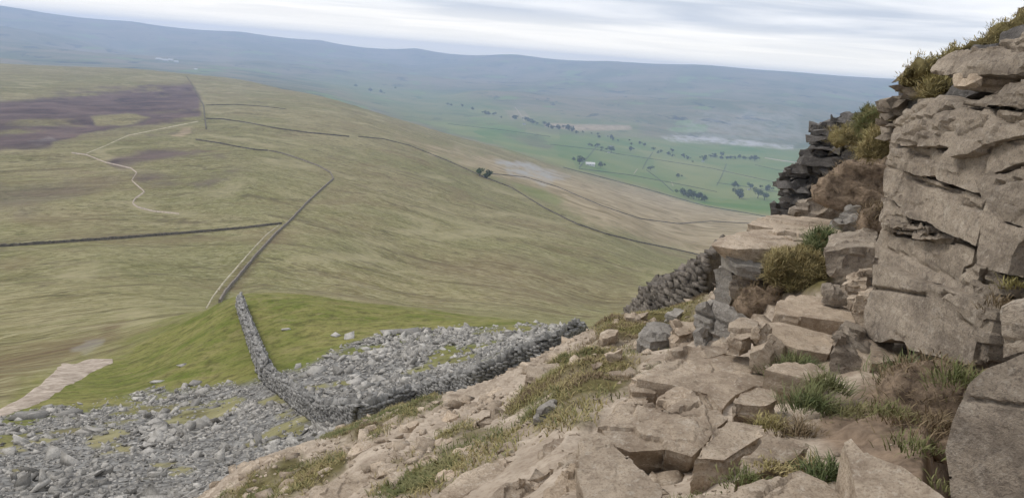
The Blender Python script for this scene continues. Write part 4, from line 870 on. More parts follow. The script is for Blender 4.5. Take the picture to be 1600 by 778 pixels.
# flat stones half buried in the sandy slope
r_ = random.Random(21)
for u, v, w in ((560, 702, 30), (618, 692, 26), (664, 722, 34), (702, 652, 26), (640, 664, 22), (730, 628, 24), (772, 612, 26), (600, 735, 40), (690, 690, 28), (540, 757, 40), (724, 702, 24), (905, 562, 22), (952, 524, 20), (884, 606, 20), (700, 744, 34), (580, 668, 18), (655, 640, 16), (812, 566, 22), (505, 735, 24), (450, 752, 26), (742, 664, 20), (790, 700, 26), (930, 572, 18), (960, 548, 20)):
    k = 7; ph = r_.uniform(0, 1); poly = [(u + w * 0.62 * math.cos(6.283 * (i + ph) / k) * r_.uniform(0.7, 1.15), v - 0.16 * w * math.cos(6.283 * (i + ph) / k) + w * 0.24 * math.sin(6.283 * (i + ph) / k) * r_.uniform(0.7, 1.2)) for i in range(k)]
    slab('flat_stone', poly, (u, v), 0.14, r_.choice((M_WORN, M_WORN, M_TREAD)), 'flat tan stone half buried in the sandy slope', cat='stone', group='flat stones in the sandy slope', rough=0.012, lift=0.012, tilt=(-0.35, -0.1))
# ------------------------------------------------------------------ paths and far walls draped on the terrain
def path_material(name, light, dark, scale):
    m = new_mat(name); t = NT(m); P = t.pos()
    c = t.mix(t.ramp(t.noise(P, scale, 7, 0.68, 0.5), (0.36, 0.0), (0.64, 1.0)), dark, light)
    t.finish(c, 0.95, t.bump(t.noise(P, scale * 4, 6, 0.7), 0.5, 0.15), 0.1)
    return m
M_PATH = path_material('path_gravel', (0.50, 0.42, 0.345), (0.25, 0.20, 0.155), 0.9)
M_TRACK = path_material('track_dust', (0.50, 0.45, 0.34), (0.30, 0.26, 0.17), 0.25)
M_FARWALL = path_material('far_wall_stone', (0.19, 0.165, 0.13), (0.08, 0.07, 0.055), 0.5)
M_FIELDWALL = path_material('field_wall_stone', (0.12, 0.13, 0.09), (0.05, 0.055, 0.04), 0.1)
def ribbon(name, px, mat, n, label, across=4, rmin=1.0):
    """px: centre u, v and half width in pixels, measured across the path in the picture"""
    P = polyline(px, n); V = []
    rows = 0
    for k in range(n):
        a, b = P[max(k - 1, 0)], P[min(k + 1, n - 1)]; d = (b - a)[:2]; d = d / (np.hypot(*d) + 1e-9); nn = np.array([-d[1], d[0]])
        w = P[k][2]
        wl_, wr_ = (1 + 0.45 * float(fbm(np.array([k * (6.0 / n) + q]), np.array([q * 3.1]), octv=3, seed=9)[0]) for q in (0.0, 50.0))
        row = [hit(P[k][0] + nn[0] * w * s * (wl_ if s < 0 else wr_), P[k][1] + nn[1] * w * s * (wl_ if s < 0 else wr_), rmin) for s in np.linspace(-1, 1, across + 1)]
        if any(r is None for r in row): continue
        rows += 1
        for s, r in zip(np.linspace(-1, 1, across + 1), row):
            R = math.hypot(r[0], r[1]); V.append((r[0], r[1], r[2] + (0.02 + 0.0006 * R) * (1 if abs(s) < 0.99 else -1)))
    m = across + 1
    Fc = [(r * m + i, r * m + i + 1, (r + 1) * m + i + 1, (r + 1) * m + i) for r in range(rows - 1) for i in range(across)]
    me = make_mesh(name, V, Fc)
    bm = bmesh.new(); bm.from_mesh(me); bmesh.ops.recalc_face_normals(bm, faces=bm.faces)
    bm.faces.ensure_lookup_table()
    if sum(f.normal.z for f in bm.faces) < 0: bmesh.ops.reverse_faces(bm, faces=bm.faces)
    bm.to_mesh(me); bm.free()
    return link(name, me, mat, label=label, cat='path', kind='structure')
ribbon('gravel_path', [(-60, 676, 12), (0, 646, 9), (40, 626, 11), (75, 606, 15), (105, 586, 19), (135, 572, 13), (160, 567, 7), (176, 564, 3)], M_PATH, 150, 'pale gravel footpath at the left above the scree', 8)
ribbon('footpath', [(322, 482, 2.0), (332, 464, 2.2), (348, 443, 2.2), (372, 415, 1.7), (400, 384, 1.3), (416, 367, 1.1), (436, 352, 0.8)], M_TRACK, 60, 'pale footpath climbing beside the ridge wall', 3, 150)
ribbon('moor_track', [(112, 239, 1.2), (135, 242, 1.2), (165, 254, 1.2), (205, 263, 1.3), (214, 270, 1.3), (206, 282, 1.2), (222, 296, 1.5), (226, 300, 1.6), (210, 311, 1.8), (207, 318, 1.8), (216, 324, 1.6), (240, 330, 1.4), (280, 334, 1.0)], M_PATH, 90, 'winding white track across the brown moor', 3)
ribbon('moor_track', [(135, 240, 0.9), (165, 228, 0.9), (200, 212, 0.8), (250, 202, 0.7), (310, 190, 0.7)], M_TRACK, 50, 'faint straight track leading over the heather moor', 2)
ribbon('valley_road', [(805, 168, 0.9), (814, 180, 0.9), (820, 190, 0.9)], M_PATH, 20, 'short pale road in the distant valley', 2)
ribbon('valley_road', [(990, 272, 1.1), (993, 268, 1.2), (996, 264, 0.9)], M_PATH, 12, 'tiny pale bend of farm track in the green fields', 2)
ribbon('valley_road', [(1049, 284, 0.9), (1052, 291, 1.0)], M_PATH, 12, 'tiny pale track end left of the tree clump', 2)
ribbon('valley_road', [(1195, 247, 0.9), (1220, 251, 0.9), (1250, 255, 0.9)], M_PATH, 20, 'pale valley road beside the dark buttress', 2)

def far_wall(name, px, n, h, w, mat, label, cat='wall', rmin=1.0, group=None):
    P = polyline(px, n); H = [hit(u, v, rmin) for u, v in P]; H = np.array([q for q in H if q is not None])
    if len(H) < 2: return
    r = np.random.default_rng(len(px) + n); V = []
    for k in range(len(H)):
        d = (H[min(k + 1, len(H) - 1)] - H[max(k - 1, 0)])[:2]; d = d / (np.hypot(*d) + 1e-9); nn = np.array([-d[1], d[0]])
        hh = h * r.uniform(0.82, 1.15); g = float(gz(H[k][0], H[k][1]))
        for off, z in ((-0.5, -0.4), (-0.32, hh), (0.32, hh * r.uniform(0.95, 1.05)), (0.5, -0.4)):
            V.append((H[k][0] + nn[0] * w * off, H[k][1] + nn[1] * w * off, g + z))
    Fc = [(4 * k + i, 4 * k + i + 1, 4 * k + i + 5, 4 * k + i + 4) for k in range(len(H) - 1) for i in range(3)]
    Fc += [(3, 2, 1, 0), tuple(4 * (len(H) - 1) + i for i in range(4))]
    o = link(name, make_mesh(name, V, Fc, False), mat, label=label, cat=cat, group=group)
    return recentre(o)
far_wall('moor_wall', [(343, 474), (352, 458), (372, 434), (400, 400), (430, 367), (452, 347), (480, 317), (505, 294), (521, 280), (517, 271), (500, 261), (470, 250), (440, 240), (420, 236)], 220, 1.2, 0.8, M_WALLB, 'long stone wall following the crest of the moor ridge', rmin=150)
far_wall('moor_wall', [(418, 236), (400, 235), (370, 230), (340, 224), (306, 219)], 50, 1.2, 1.0, M_FARWALL, 'dark wall leading left from the bend of the ridge wall')
far_wall('moor_wall', [(-60, 390), (0, 386), (100, 379), (200, 372), (300, 364), (380, 357), (440, 350)], 160, 1.1, 0.9, M_FARWALL, 'dark wall crossing the left moor to join the ridge wall')
far_wall('moor_wall', [(322, 186), (350, 187), (390, 193), (430, 201), (480, 208), (545, 214)], 80, 1.3, 1.2, M_FARWALL, 'dark distant wall running right from the boundary line')
far_wall('moor_wall', [(322, 165), (370, 164), (410, 167), (446, 171)], 50, 1.3, 1.2, M_FARWALL, 'faint farthest wall running right across the moor')
far_wall('moor_wall', [(291, 119), (300, 132), (310, 152), (318, 165), (320, 186), (322, 202)], 60, 1.3, 1.4, M_FARWALL, 'distant boundary wall at the edge of the heather')
far_wall('moor_wall', [(560, 214), (600, 218), (640, 228), (700, 252), (756, 277), (800, 294), (850, 325), (900, 350), (950, 367), (1000, 379), (1060, 391), (1130, 408)], 220, 1.1, 1.0, M_FARWALL, 'long dark wall slanting down the right side of the moor')
far_wall('moor_wall', [(770, 272), (820, 277), (870, 292), (940, 322), (1000, 342), (1060, 350), (1110, 346), (1180, 350)], 90, 1.0, 1.0, M_FARWALL, 'thin wall wandering through the dry grass above the valley')
for px, lb in (([(905, 264), (985, 274), (1060, 288), (1120, 300)], 'field wall below the white barn'), ([(960, 240), (1040, 252), (1110, 263), (1215, 286)], 'field wall crossing the middle of the green valley'),
        ([(860, 226), (930, 234), (960, 240)], 'field wall running left of the farm lane'), ([(1120, 286), (1165, 292), (1215, 300)], 'field wall in front of the right valley trees'),
        ([(935, 226), (918, 246), (905, 262)], 'field wall climbing towards the white barn'), ([(1010, 266), (1032, 282), (1052, 300)], 'field wall down to the oval clump of trees'),
        ([(1135, 256), (1128, 274), (1120, 290)], 'short field wall in the right valley fields'), ([(700, 194), (780, 203), (860, 214)], 'faint field wall in the far left valley'),
        ([(1180, 258), (1215, 266), (1240, 268)], 'field wall nearest the buttress in the valley'), ([(1020, 238), (1010, 252), (1004, 264)], 'short field wall below the hedge trees'), ([(880, 262), (1000, 293), (1100, 322), (1205, 340)], 'long wall dividing dry moor from green fields')):
    far_wall('field_wall', px, 40, 1.7, 2.2, M_FIELDWALL, lb, rmin=1500)

# ------------------------------------------------------------------ valley trees and farms
def leaf_material(name, a, b, scale=1.0):
    m = new_mat(name); t = NT(m); P = t.pos(); oi = t.node('ShaderNodeObjectInfo').outputs['Random']
    c = t.mix(t.ramp(t.noise(P, scale, 4, 0.6), (0.36, 0.0), (0.64, 1.0)), a, b)
    hs = t.node('ShaderNodeHueSaturation'); t.put(hs.inputs['Value'], t.math('ADD', t.math('MULTIPLY', oi, 0.5), 0.75)); t.put(hs.inputs['Color'], c)
    t.finish(hs.outputs[0], 0.8, None, 0.15)
    return m
M_LEAF = leaf_material('tree_leaves', (0.035, 0.060, 0.018), (0.075, 0.110, 0.032), 0.35)
M_BARK = path_material('tree_bark', (0.10, 0.08, 0.06), (0.05, 0.04, 0.03), 2.0)
def crown_mesh(seed, n=420):
    r = np.random.default_rng(seed); V = []
    lobes = [(r.normal(0, 0.24, 3) * [1.2, 1.2, 0.7], r.uniform(0.2, 0.34)) for _ in range(9)]
    for k in range(n):
        c, s = lobes[r.integers(0, len(lobes))]; d = unit(r.normal(0, 1, 3)); p = c + d * s * r.uniform(0.55, 1.05)
        a = unit(r.normal(0, 1, 3)); b = unit(np.cross(a, r.normal(0, 1, 3))); q = r.uniform(0.035, 0.075)
        V += [p - a * q - b * q, p + a * q - b * q, p + a * q + b * q * 0.8, p - a * q + b * q]
    V = np.array(V); V[:, 2] *= 0.9
    return make_mesh('crown', V + [0, 0, 0.62], np.arange(len(V)).reshape(-1, 4), False)
def trunk_mesh(seed):
    r = random.Random(seed); V, Fc = [], []
    def limb(a, b, ra, rb, k=6):
        a, b = Vector(a), Vector(b); o = len(V); d = (b - a).normalized(); x = d.orthogonal().normalized(); y = d.cross(x)
        for p, q in ((a, ra), (b, rb)):
            for i in range(k): V.append(tuple(p + (x * math.cos(6.283 * i / k) + y * math.sin(6.283 * i / k)) * q))
        for i in range(k): Fc.append((o + i, o + (i + 1) % k, o + k + (i + 1) % k, o + k + i))
    limb((0, 0, -0.08), (0, 0, 0.4), 0.05, 0.032)
    for i in range(5):
        an = i * 1.26 + r.uniform(-.3, .3); limb((0, 0, 0.3 + 0.03 * i), (math.cos(an) * 0.26, math.sin(an) * 0.26, 0.62 + r.uniform(0, .15)), 0.022, 0.008, 5)
    return make_mesh('trunk', V, Fc)
CROWNS = [crown_mesh(i) for i in range(4)]; TRUNKS = [trunk_mesh(i) for i in range(2)]
for m_ in CROWNS: m_.materials.append(M_LEAF)
for m_ in TRUNKS: m_.materials.append(M_BARK)
def tree(u, v, px, label, group=None, rmin=500):
    h = hit(u, v, rmin)
    if h is None: return
    s = px * math.hypot(h[0], h[1]) / F
    o = link('tree', None, label=label, cat='tree', group=group, loc=h, rot=(0, 0, random.uniform(0, 6)), scl=(s * random.uniform(0.95, 1.25), s * random.uniform(0.95, 1.25), s))
    link('crown', random.choice(CROWNS), parent=o); link('trunk', random.choice(TRUNKS), parent=o)
tree(749, 275, 11, 'round green tree, left of the pair on the open moor'); tree(761, 279, 11.5, 'round green tree, right of the pair on the open moor')
for i, (u, v, s) in enumerate(((1068, 306, 10), (1076, 309, 11), (1084, 311, 11), (1092, 313, 11), (1101, 315, 10))):
    tree(u, v, s, ('leftmost', 'second', 'middle', 'fourth', 'rightmost')[i] + ' dark green tree of the oval clump at the moor foot', 'oval clump of trees at the moor foot')
for u, v, s, lb in ((905, 257, 12, 'dark tree just left of the long white barn'), (938, 262, 8, 'small tree at the right end of the long white barn'), (1155, 310, 13, 'broad dark tree nearest the moor in the right valley'), (1147, 293, 9, 'small tree above the broad dark tree in the valley'),
        (1184, 310, 14, 'large dark tree of the pair beside the buttress'), (1194, 313, 12, 'smaller tree of the pair beside the buttress'), (1172, 296, 9, 'small round tree above the valley pair'), (1198, 299, 9, 'tree touching the buttress outline in the valley'), (1016, 267, 7, 'lone tree in the middle of the green fields'), (1059, 278, 6, 'lone small tree above the oval clump'), (1050, 239, 6, 'lone distant tree below the quarry'), (985, 237, 7, 'lone tree by the farm lane'), (955, 238, 8, 'tree beside the small white farmhouse'), (1179, 252, 8, 'dark tree at the right end of the valley hedge')):
    tree(u, v, s, lb, rmin=1500)
def tree_row(pts, n, px, label, group):
    P = polyline(pts, n)
    for u, v in P: tree(u + random.uniform(-7, 7), v + random.uniform(-2.2, 2.2), px * random.uniform(0.4, 1.05), label, group, 1500)
tree_row([(800, 186), (840, 195), (905, 208)], 22, 6.5, 'dark tree in the wooded strip along the far valley road', 'wooded strip along the far valley road')
tree_row([(905, 208), (960, 218), (1005, 228), (1040, 244), (1082, 252)], 20, 5.5, 'tree in the winding hedge line below the quarry', 'winding hedge line below the quarry')
tree_row([(1100, 250), (1120, 246), (1170, 250)], 16, 6, 'tree in the straight hedge across the right valley', 'straight hedge across the right valley')
tree_row([(918, 228), (948, 236)], 7, 6, 'tree in the short copse above the white barn', 'short copse above the white barn')
tree_row([(700, 164), (770, 180), (800, 186)], 10, 5, 'far dark tree in the hazy upper valley', 'hazy upper valley trees')
tree_row([(560, 138), (600, 150), (620, 140)], 5, 5, 'tiny dark tree on the hazy far pasture', 'hazy far pasture trees')

M_WHITE = path_material('painted_render', (0.78, 0.77, 0.74), (0.60, 0.59, 0.56), 0.5)
M_ROOF = path_material('slate_roof', (0.30, 0.30, 0.32), (0.16, 0.16, 0.18), 0.5)
def house(u, v, wpx, label, rz=0.1, rmin=1500, rw=None):
    h = hit(u, v, rmin)
    if h is None: return
    R = math.hypot(h[0], h[1]); w = wpx * R / F; d, e = w * 0.4, w * 0.22
    o = link('farm_building', None, label=label, cat='building', loc=h, rot=(0, 0, rz - math.atan2(h[0], h[1])))
    V = [(-w / 2, -d / 2, -3), (w / 2, -d / 2, -3), (w / 2, d / 2, -3), (-w / 2, d / 2, -3), (-w / 2, -d / 2, e), (w / 2, -d / 2, e), (w / 2, d / 2, e), (-w / 2, d / 2, e), (-w / 2, 0, e * 1.75), (w / 2, 0, e * 1.75)]
    link('wall', make_mesh('wall', V, [(0, 1, 5, 4), (2, 3, 7, 6), (1, 2, 6, 9, 5), (3, 0, 4, 8, 7)], False), M_WHITE, o)
    q = 0.5 + w * 0.01; x = w / 2 + q; y = d / 2 + q; zt = e * 1.75 + q * 0.6; ze = e - q * 0.4
    RV = [(-x, -y, ze), (x, -y, ze), (x, 0, zt), (-x, 0, zt), (x, y, ze), (-x, y, ze)]
    RV += [(a, b, c - 0.35) for a, b, c in RV]
    link('roof', make_mesh('roof', RV, [(0, 1, 2, 3), (3, 2, 4, 5), (7, 6, 9, 8), (8, 9, 11, 10), (1, 0, 6, 7), (5, 4, 10, 11), (1, 7, 8, 2), (2, 8, 10, 4), (0, 3, 9, 6), (3, 5, 11, 9)], False), rw or M_ROOF, o)
    for k in (-0.28, 0.0, 0.28):
        s = w * 0.045
        link('window', make_mesh('window', [(k * w - s, -d / 2 - 0.1, e * 0.35), (k * w + s, -d / 2 - 0.1, e * 0.35), (k * w + s, -d / 2 - 0.1, e * 0.75), (k * w - s, -d / 2 - 0.1, e * 0.75)], [(0, 1, 2, 3)], False), M_ROOF, o)
house(922, 259, 14, 'long white barn in the green valley', 0.15, rw=M_WHITE); house(909, 250, 6, 'small grey barn behind the tree by the long barn', 0.4)
house(955, 230, 5, 'small white farmhouse above the farm lane', 0.2); house(951, 239, 4, 'tiny white outbuilding below the small farmhouse', 0.6); house(819, 195, 5, 'white house at the end of the far valley road', 0.1)
house(1098, 253, 4, 'tiny white house at the left end of the valley hedge', 0.2); house(1170, 297, 4, 'little pale barn among the right valley trees', 0.5)
for u, v, w, lb in ((248, 94, 7, 'leftmost pale building of the hazy village'), (258, 96, 8, 'second pale building of the hazy village'), (267, 95, 6, 'third pale building of the hazy village'), (275, 98, 6, 'rightmost pale building of the hazy village'), (306, 109, 4, 'white building alone right of the hazy village')):
    house(u, v, w, lb, random.uniform(-.4, .4), 3200, M_WHITE)

# ------------------------------------------------------------------ grass
def grass_material(name, a, b, tip):
    m = new_mat(name); t = NT(m); P = t.pos(); tone = t.attr('tone').outputs['Fac']
    c = t.mix(tone, a, b)
    c = t.mix(t.math('MULTIPLY', t.ramp(t.noise(P, 2.5, 4, 0.6), (0.45, 0.0), (0.62, 1.0)), 0.6), c, tip)
    t.finish(c, 0.75, None, 0.2)
    return m
M_GREEN = grass_material('grass_green', (0.085, 0.098, 0.032), (0.165, 0.170, 0.066), (0.29, 0.25, 0.12))
M_TUFT = grass_material('grass_lush', (0.068, 0.092, 0.036), (0.140, 0.162, 0.062), (0.24, 0.22, 0.10))
M_STRAW = grass_material('grass_straw', (0.200, 0.155, 0.065), (0.400, 0.325, 0.160), (0.25, 0.23, 0.08))
M_ROOT = grass_material('grass_brown', (0.115, 0.078, 0.044), (0.250, 0.185, 0.110), (0.16, 0.12, 0.065))
M_TURFSOIL = path_material('turf_soil', (0.200, 0.165, 0.075), (0.095, 0.076, 0.034), 5.0)
M_SOIL = path_material('eroded_soil', (0.330, 0.245, 0.170), (0.085, 0.060, 0.042), 8.0)
def blades(name, roots, ups, length, width, mat, lean=0.5, droop=0.5, parent=None, seed=0, **kw):
    """curved blades, each two quads and a tip"""
    r = np.random.default_rng(seed); n = len(roots)
    L = length * r.uniform(0.5, 1.25, n)[:, None]
    th = r.uniform(0, 6.283, n); side = np.stack([np.cos(th), np.sin(th), np.zeros(n)], -1)
    up = ups + side * (lean * np.abs(r.normal(0, 0.8, n)))[:, None]; up /= np.linalg.norm(up, axis=1, keepdims=True)
    wv = np.stack([-np.sin(th), np.cos(th), np.zeros(n)], -1) * (width * r.uniform(0.7, 1.3, n))[:, None]
    p0 = roots; p1 = roots + up * L * 0.5; p2 = p1 + (up + side * droop * 0.7 + [0, 0, -0.25 * droop]) * L * 0.35; p3 = p2 + (up + side * droop * 1.5 + [0, 0, -0.9 * droop]) * L * 0.22
    V = np.stack([p0 - wv, p0 + wv, p1 + wv * 0.85, p1 - wv * 0.85, p2 + wv * 0.55, p2 - wv * 0.55, p3], 1).reshape(-1, 3)
    o = (np.arange(n) * 7)[:, None]
    T = np.concatenate([o + [0, 1, 2], o + [0, 2, 3], o + [3, 2, 4], o + [3, 4, 5], o + [5, 4, 6]])
    me = make_mesh(name, V, T)
    a = me.attributes.new('tone', 'FLOAT', 'POINT'); a.data.foreach_set('value', np.repeat(r.uniform(0, 1, n), 7).astype(np.float32))
    return link(name, me, mat, parent, **kw)
def turf_cover():
    """grass growing on the near slope, thicker where the ground carries turf"""
    w = (COV[7] * (GR < 24) * (GR > 2.5)) * GR ** 1.35 * np.gradient(GL, axis=0) * np.gradient(GT, axis=1)
    w = np.clip(w, 0, None) * np.clip(0.55 + 1.4 * fbm(GX * 1.3, GY * 1.3, octv=3, seed=61), 0.02, 2)
    w = w.ravel() / w.sum(); n = 60000
    i = rng.choice(len(w), n, p=w); x, y = GX.ravel()[i] + rng.normal(0, 0.05, n), GY.ravel()[i] + rng.normal(0, 0.05, n)
    P = np.stack([x, y, gz(x, y) - 0.01], -1)
    f_ = fbm(x * 0.9, y * 0.9, octv=4, seed=62) + rng.normal(0, 0.10, n); k = f_ > 0.06; kb = f_ < -0.22
    U = np.tile([[-0.15, -0.1, 1.0]], (n, 1))
    for sel, mat, nm, lb in ((k, M_GREEN, 'green', 'short green turf on the near slope'), (~k & ~kb, M_STRAW, 'dry', 'dry yellowish turf on the near slope'), (kb, M_ROOT, 'brown', 'brown withered turf on the near slope')):
        blades('turf_grass', P[sel], U[sel], 0.072, 0.005, mat, 0.9, 0.8, seed=3, kind='stuff', label=lb, cat='grass')
turf_cover()
def tuft(u, v, n, length, spread, mat, label, R=None, lean=0.8, up=(0, 0, 1), width=0.0035, droop=0.7):
    h = hit(u, v) if R is None else at(u, v, R)
    length *= 0.62; n = int(n * (0.8 if u > 1360 else 1.2)); r = np.random.default_rng(int(u * 7 + v)); q = r.normal(0, spread, (n, 2)) * [1.0, 0.7]
    if R is None: z = gz(h[0] + q[:, 0], h[1] + q[:, 1]) - h[2] - 0.01
    else: z = np.zeros(n) - 0.02 - 0.3 * np.abs(q[:, 0])
    P = np.c_[q, z]; U = np.tile([up], (n, 1)) + np.c_[q / (spread + 1e-6) * 0.28, np.zeros(n)]
    root = link('grass_tuft', None, label=label, cat='grass', loc=h)
    blades('blades', P, U, length, width * 0.75, mat, lean, droop, parent=root, seed=int(u + v), kind='stuff')
    return root
def mound(name, poly, anchor, n, ext, soil, fur, label, nb=1500, length=0.09, cat='turf', amp=2.0, lean=0.9, droop=0.9, wid=0.0035, vox=0.005):
    nb = int(nb * 1.7)
    root = link(name, None, label=label, cat=cat, loc=at(*anchor)); b = root.location.copy()
    o = rock('soil', poly, anchor, n, ext, soil, parent=root, amp=amp, rough=0.06, vox=vox, chunk=0.5, soft=True); o.location = -b
    me = o.data; k = len(me.vertices); co = np.zeros(k * 3, np.float32); me.vertices.foreach_get('co', co); nm = np.zeros(k * 3, np.float32); me.vertex_normals.foreach_get('vector', nm)
    co, nm = co.reshape(-1, 3), nm.reshape(-1, 3)
    cand = np.nonzero(((nm * -co).sum(1) > 0) | (nm[:, 2] > 0.2))[0]
    r = np.random.default_rng(k); i = r.choice(cand, nb)
    P = co[i] + r.normal(0, 0.02, (nb, 3)); U = nm[i] * 0.7 + [0, 0, 0.45]
    blades('grass_blades', P - np.array(b), U, length, wid, fur, lean, droop, parent=root, seed=k, kind='stuff')
    return root
# turf and soil between the crags
mound('turf_bank', [(1400, 120), (1432, 98), (1470, 82), (1520, 62), (1560, 44), (1620, 12), (1680, 0), (1680, 40), (1600, 56), (1550, 74), (1495, 84), (1462, 98), (1430, 116)], (1520, 74, 8.2), unit([-0.35, -0.7, 0.6]), (0.9, 1.6, -0.2), M_TURFSOIL, M_STRAW, 'sloping band of dry grass along the crest of the crag', 8000, 0.042, lean=1.0)
mound('turf_bank', [(1336, 196), (1350, 182), (1366, 172), (1374, 176), (1374, 205), (1360, 212), (1342, 208)], (1356, 194, 12.5), unit([-0.3, -0.85, 0.4]), (0.5, 1.2, 0), M_TURFSOIL, M_GREEN, 'yellow green grass tuft on top of the layered buttress', 2600, 0.09)
mound('turf_bank', [(1300, 212), (1325, 204), (1356, 206), (1352, 214), (1320, 220)], (1330, 212, 13.6), unit([-0.2, -0.6, 0.7]), (0.4, 1.0, -0.1), M_TURFSOIL, M_STRAW, 'thin strip of grass on a ledge of the layered buttress', 900, 0.13)
mound('turf_bank', [(1346, 244), (1352, 226), (1372, 208), (1392, 198), (1396, 212), (1388, 240), (1370, 250)], (1372, 226, 9.6), unit([-0.35, -0.85, 0.35]), (0.5, 1.0, 0), M_TURFSOIL, M_STRAW, 'yellowish mossy grass between crag and buttress', 3000, 0.06)
mound('turf_bank', [(1440, 150), (1455, 130), (1478, 124), (1482, 140), (1462, 152), (1446, 158)], (1460, 142, 7.6), unit([-0.35, -0.8, 0.45]), (0.4, 0.8, 0), M_TURFSOIL, M_STRAW, 'small grassy pocket high on the crag', 900, 0.08)
mound('earth_bank', [(1270, 308), (1278, 284), (1300, 268), (1330, 256), (1362, 250), (1386, 250), (1384, 300), (1382, 345), (1350, 348), (1300, 330)], (1335, 295, 10.8), unit([-0.3, -0.85, 0.4]), (0.6, 1.3, -0.1), M_SOIL, M_ROOT, 'brown eroded earth bank with roots beside the crag', 700, 0.045, 'earth bank', 1.8)
mound('grass_cushion', [(1200, 428), (1206, 406), (1226, 396), (1256, 392), (1276, 404), (1286, 430), (1268, 448), (1238, 452), (1212, 444)], (1242, 424, 8.35), unit([-0.25, -0.8, 0.5]), (0.3, 0.7, -0.15), M_TURFSOIL, M_STRAW, 'golden grass cushion behind the jutting slab', 4200, 0.07, 'grass')
mound('grass_cushion', [(1258, 392), (1264, 378), (1284, 372), (1294, 384), (1290, 402), (1270, 404)], (1276, 390, 8.9), unit([-0.25, -0.8, 0.5]), (0.3, 0.5, 0), M_TURFSOIL, M_TUFT, 'dark green grass clump behind the golden cushion', 900, 0.12, 'grass')
mound('earth_bank', [(1150, 490), (1170, 462), (1200, 448), (1236, 446), (1226, 470), (1208, 500), (1176, 510)], (1190, 480, 8.3), unit([-0.2, -0.9, 0.3]), (0.3, 0.6, 0), M_SOIL, M_ROOT, 'dark earthy hollow hung with dead grass under the slab', 400, 0.08, 'earth bank')
mound('earth_bank', [(1340, 350), (1352, 330), (1378, 322), (1384, 350), (1376, 372), (1350, 372)], (1362, 348, 8.9), unit([-0.3, -0.85, 0.4]), (0.4, 0.6, 0), M_SOIL, M_ROOT, 'small earthy bank at the foot of the crag', 700, 0.08, 'earth bank')
mound('earth_bank', [(1390, 600), (1420, 566), (1480, 566), (1528, 576), (1514, 610), (1494, 660), (1480, 720), (1440, 700), (1400, 650)], (1460, 628, 4.28), unit([-0.3, -0.7, 0.65]), (0.2, 0.5, -0.2), M_SOIL, M_ROOT, 'brown soil bank with dead grass below the crag', 450, 0.06, 'earth bank', 1.6, wid=0.003)
NRU = unit([-0.1, -0.35, 1])
for a in ((1268, 628, 420, 0.22, 0.075, M_TUFT, 'tall green grass tuft against the square boulder', 4.55), (1295, 600, 300, 0.17, 0.06, M_TUFT, 'green grass tuft at the right end of the lower step', 4.8), (1344, 606, 260, 0.13, 0.08, M_GREEN, 'short green grass in front of the triangular boulder', None),
          (1250, 672, 260, 0.16, 0.07, M_ROOT, 'dry hanging grass below the tall green tuft', 4.1), (1302, 738, 380, 0.15, 0.06, M_TUFT, 'dark green grass tuft by the smooth pointed slab', 3.25), (1270, 730, 200, 0.10, 0.06, M_STRAW, 'dry grass beside the dark green tuft', 3.3),
          (1430, 580, 420, 0.20, 0.11, M_TUFT, 'bluish green grass at the foot of the big crag block', 4.75), (1396, 640, 260, 0.12, 0.06, M_GREEN, 'small bright green tuft on the soil bank', 4.1), (1505, 590, 300, 0.17, 0.07, M_GREEN, 'grass in the corner between crag and huge boulder', 4.2),
          (1470, 660, 320, 0.13, 0.09, M_ROOT, 'straw coloured grass on the soil bank', 3.7), (1430, 690, 180, 0.10, 0.06, M_GREEN, 'thin green wisps low on the soil bank', 3.45), (1494, 752, 150, 0.08, 0.04, M_GREEN, 'thin grass at the base of the huge boulder', 2.95),
          (1250, 566, 420, 0.14, 0.10, M_TUFT, 'dark grass in the shade under the long step', 5.55), (1064, 552, 420, 0.13, 0.10, M_TUFT, 'bright green tuft at the edge of the path', None), (1040, 560, 260, 0.11, 0.07, M_TUFT, 'lower green tuft at the edge of the path', None),
          (1170, 742, 240, 0.06, 0.06, M_GREEN, 'mossy green patch between two pale slabs', 3.1), (1212, 722, 200, 0.035, 0.05, M_STRAW, 'dry mossy patch under the knobbly slab', 3.15), (1088, 740, 200, 0.06, 0.07, M_GREEN, 'small weeds in the sandy hollow below the split slab', None), (1205, 660, 220, 0.12, 0.05, M_STRAW, 'dry grass hanging by the rough pale boulder', 4.1),
          (1570, 470, 200, 0.10, 0.06, M_ROOT, 'dead grass in the cleft of the crag', 4.6), (1590, 440, 160, 0.09, 0.05, M_STRAW, 'dry grass under the crag overhang on the right', 4.7)):
    tuft(*a[:7], R=a[7])

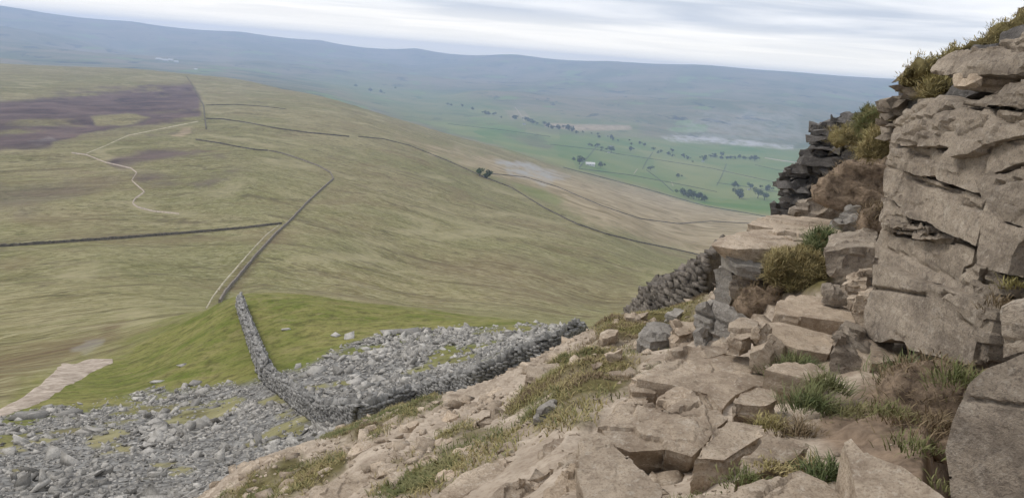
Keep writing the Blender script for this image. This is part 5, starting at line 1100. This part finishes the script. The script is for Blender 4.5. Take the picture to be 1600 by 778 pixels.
# ------------------------------------------------------------------ gravel and rubble on the sandy slope
def gravel():
    m = COV[3] * (1 - 0.8 * COV[7]) * (GR < 20) * (GR > 2.4)
    clump = np.clip(0.15 + 1.6 * fbm(GX * 0.9, GY * 0.9, octv=3, seed=71), 0, 2)
    w = np.clip(m * clump * GR ** 1.2 * np.gradient(GL, axis=0) * np.gradient(GT, axis=1), 0, None); w = w.ravel() / w.sum(); n = 9000
    i = rng.choice(len(w), n, p=w); x, y = GX.ravel()[i] + rng.normal(0, 0.04, n), GY.ravel()[i] + rng.normal(0, 0.04, n)
    s = np.clip(0.026 * (1 - rng.uniform(0, 1, n)) ** -0.52, 0.012, 0.19) * np.clip(np.hypot(x, y) / 6, 0.6, 1.6)
    pos = np.stack([x, y, gz(x, y) + s * 0.08], -1)
    bake_stones('gravel', pos, rotm(rng.normal(0, .25, n), rng.normal(0, .25, n), rng.uniform(0, 6.28, n)), s[:, None] * rng.uniform(0.8, 1.2, (n, 3)), STONES, rng.integers(0, len(STONES), n), M_WORN, kind='stuff', label='loose gravel and rubble on the sandy slope', cat='gravel')
gravel()
# ------------------------------------------------------------------ haze
def make_haze():
    m = new_mat('haze_air'); t = NT(m)
    v = t.node('ShaderNodeVolumePrincipled'); v.inputs['Color'].default_value = (0.56, 0.70, 1.0, 1); v.inputs['Density'].default_value = 1.15e-4
    v.inputs['Anisotropy'].default_value = 0.25
    o = t.node('ShaderNodeOutputMaterial'); t.l.new(v.outputs[0], o.inputs['Volume'])
    zlo, zhi = float(GZ.min()) - 5, max(float(GZ.max()), 3.0) + 3
    a = 15900
    V = [(x, y, z) for z in (zlo, zhi) for x, y in ((-a, -a), (a, -a), (a, a), (-a, a))]
    Fc = [(0, 3, 2, 1), (4, 5, 6, 7), (0, 1, 5, 4), (1, 2, 6, 5), (2, 3, 7, 6), (3, 0, 4, 7)]
    link('haze', make_mesh('haze', V, Fc, False), m, kind='stuff', label='pale blue haze filling the air over the valley', cat='haze')
make_haze()
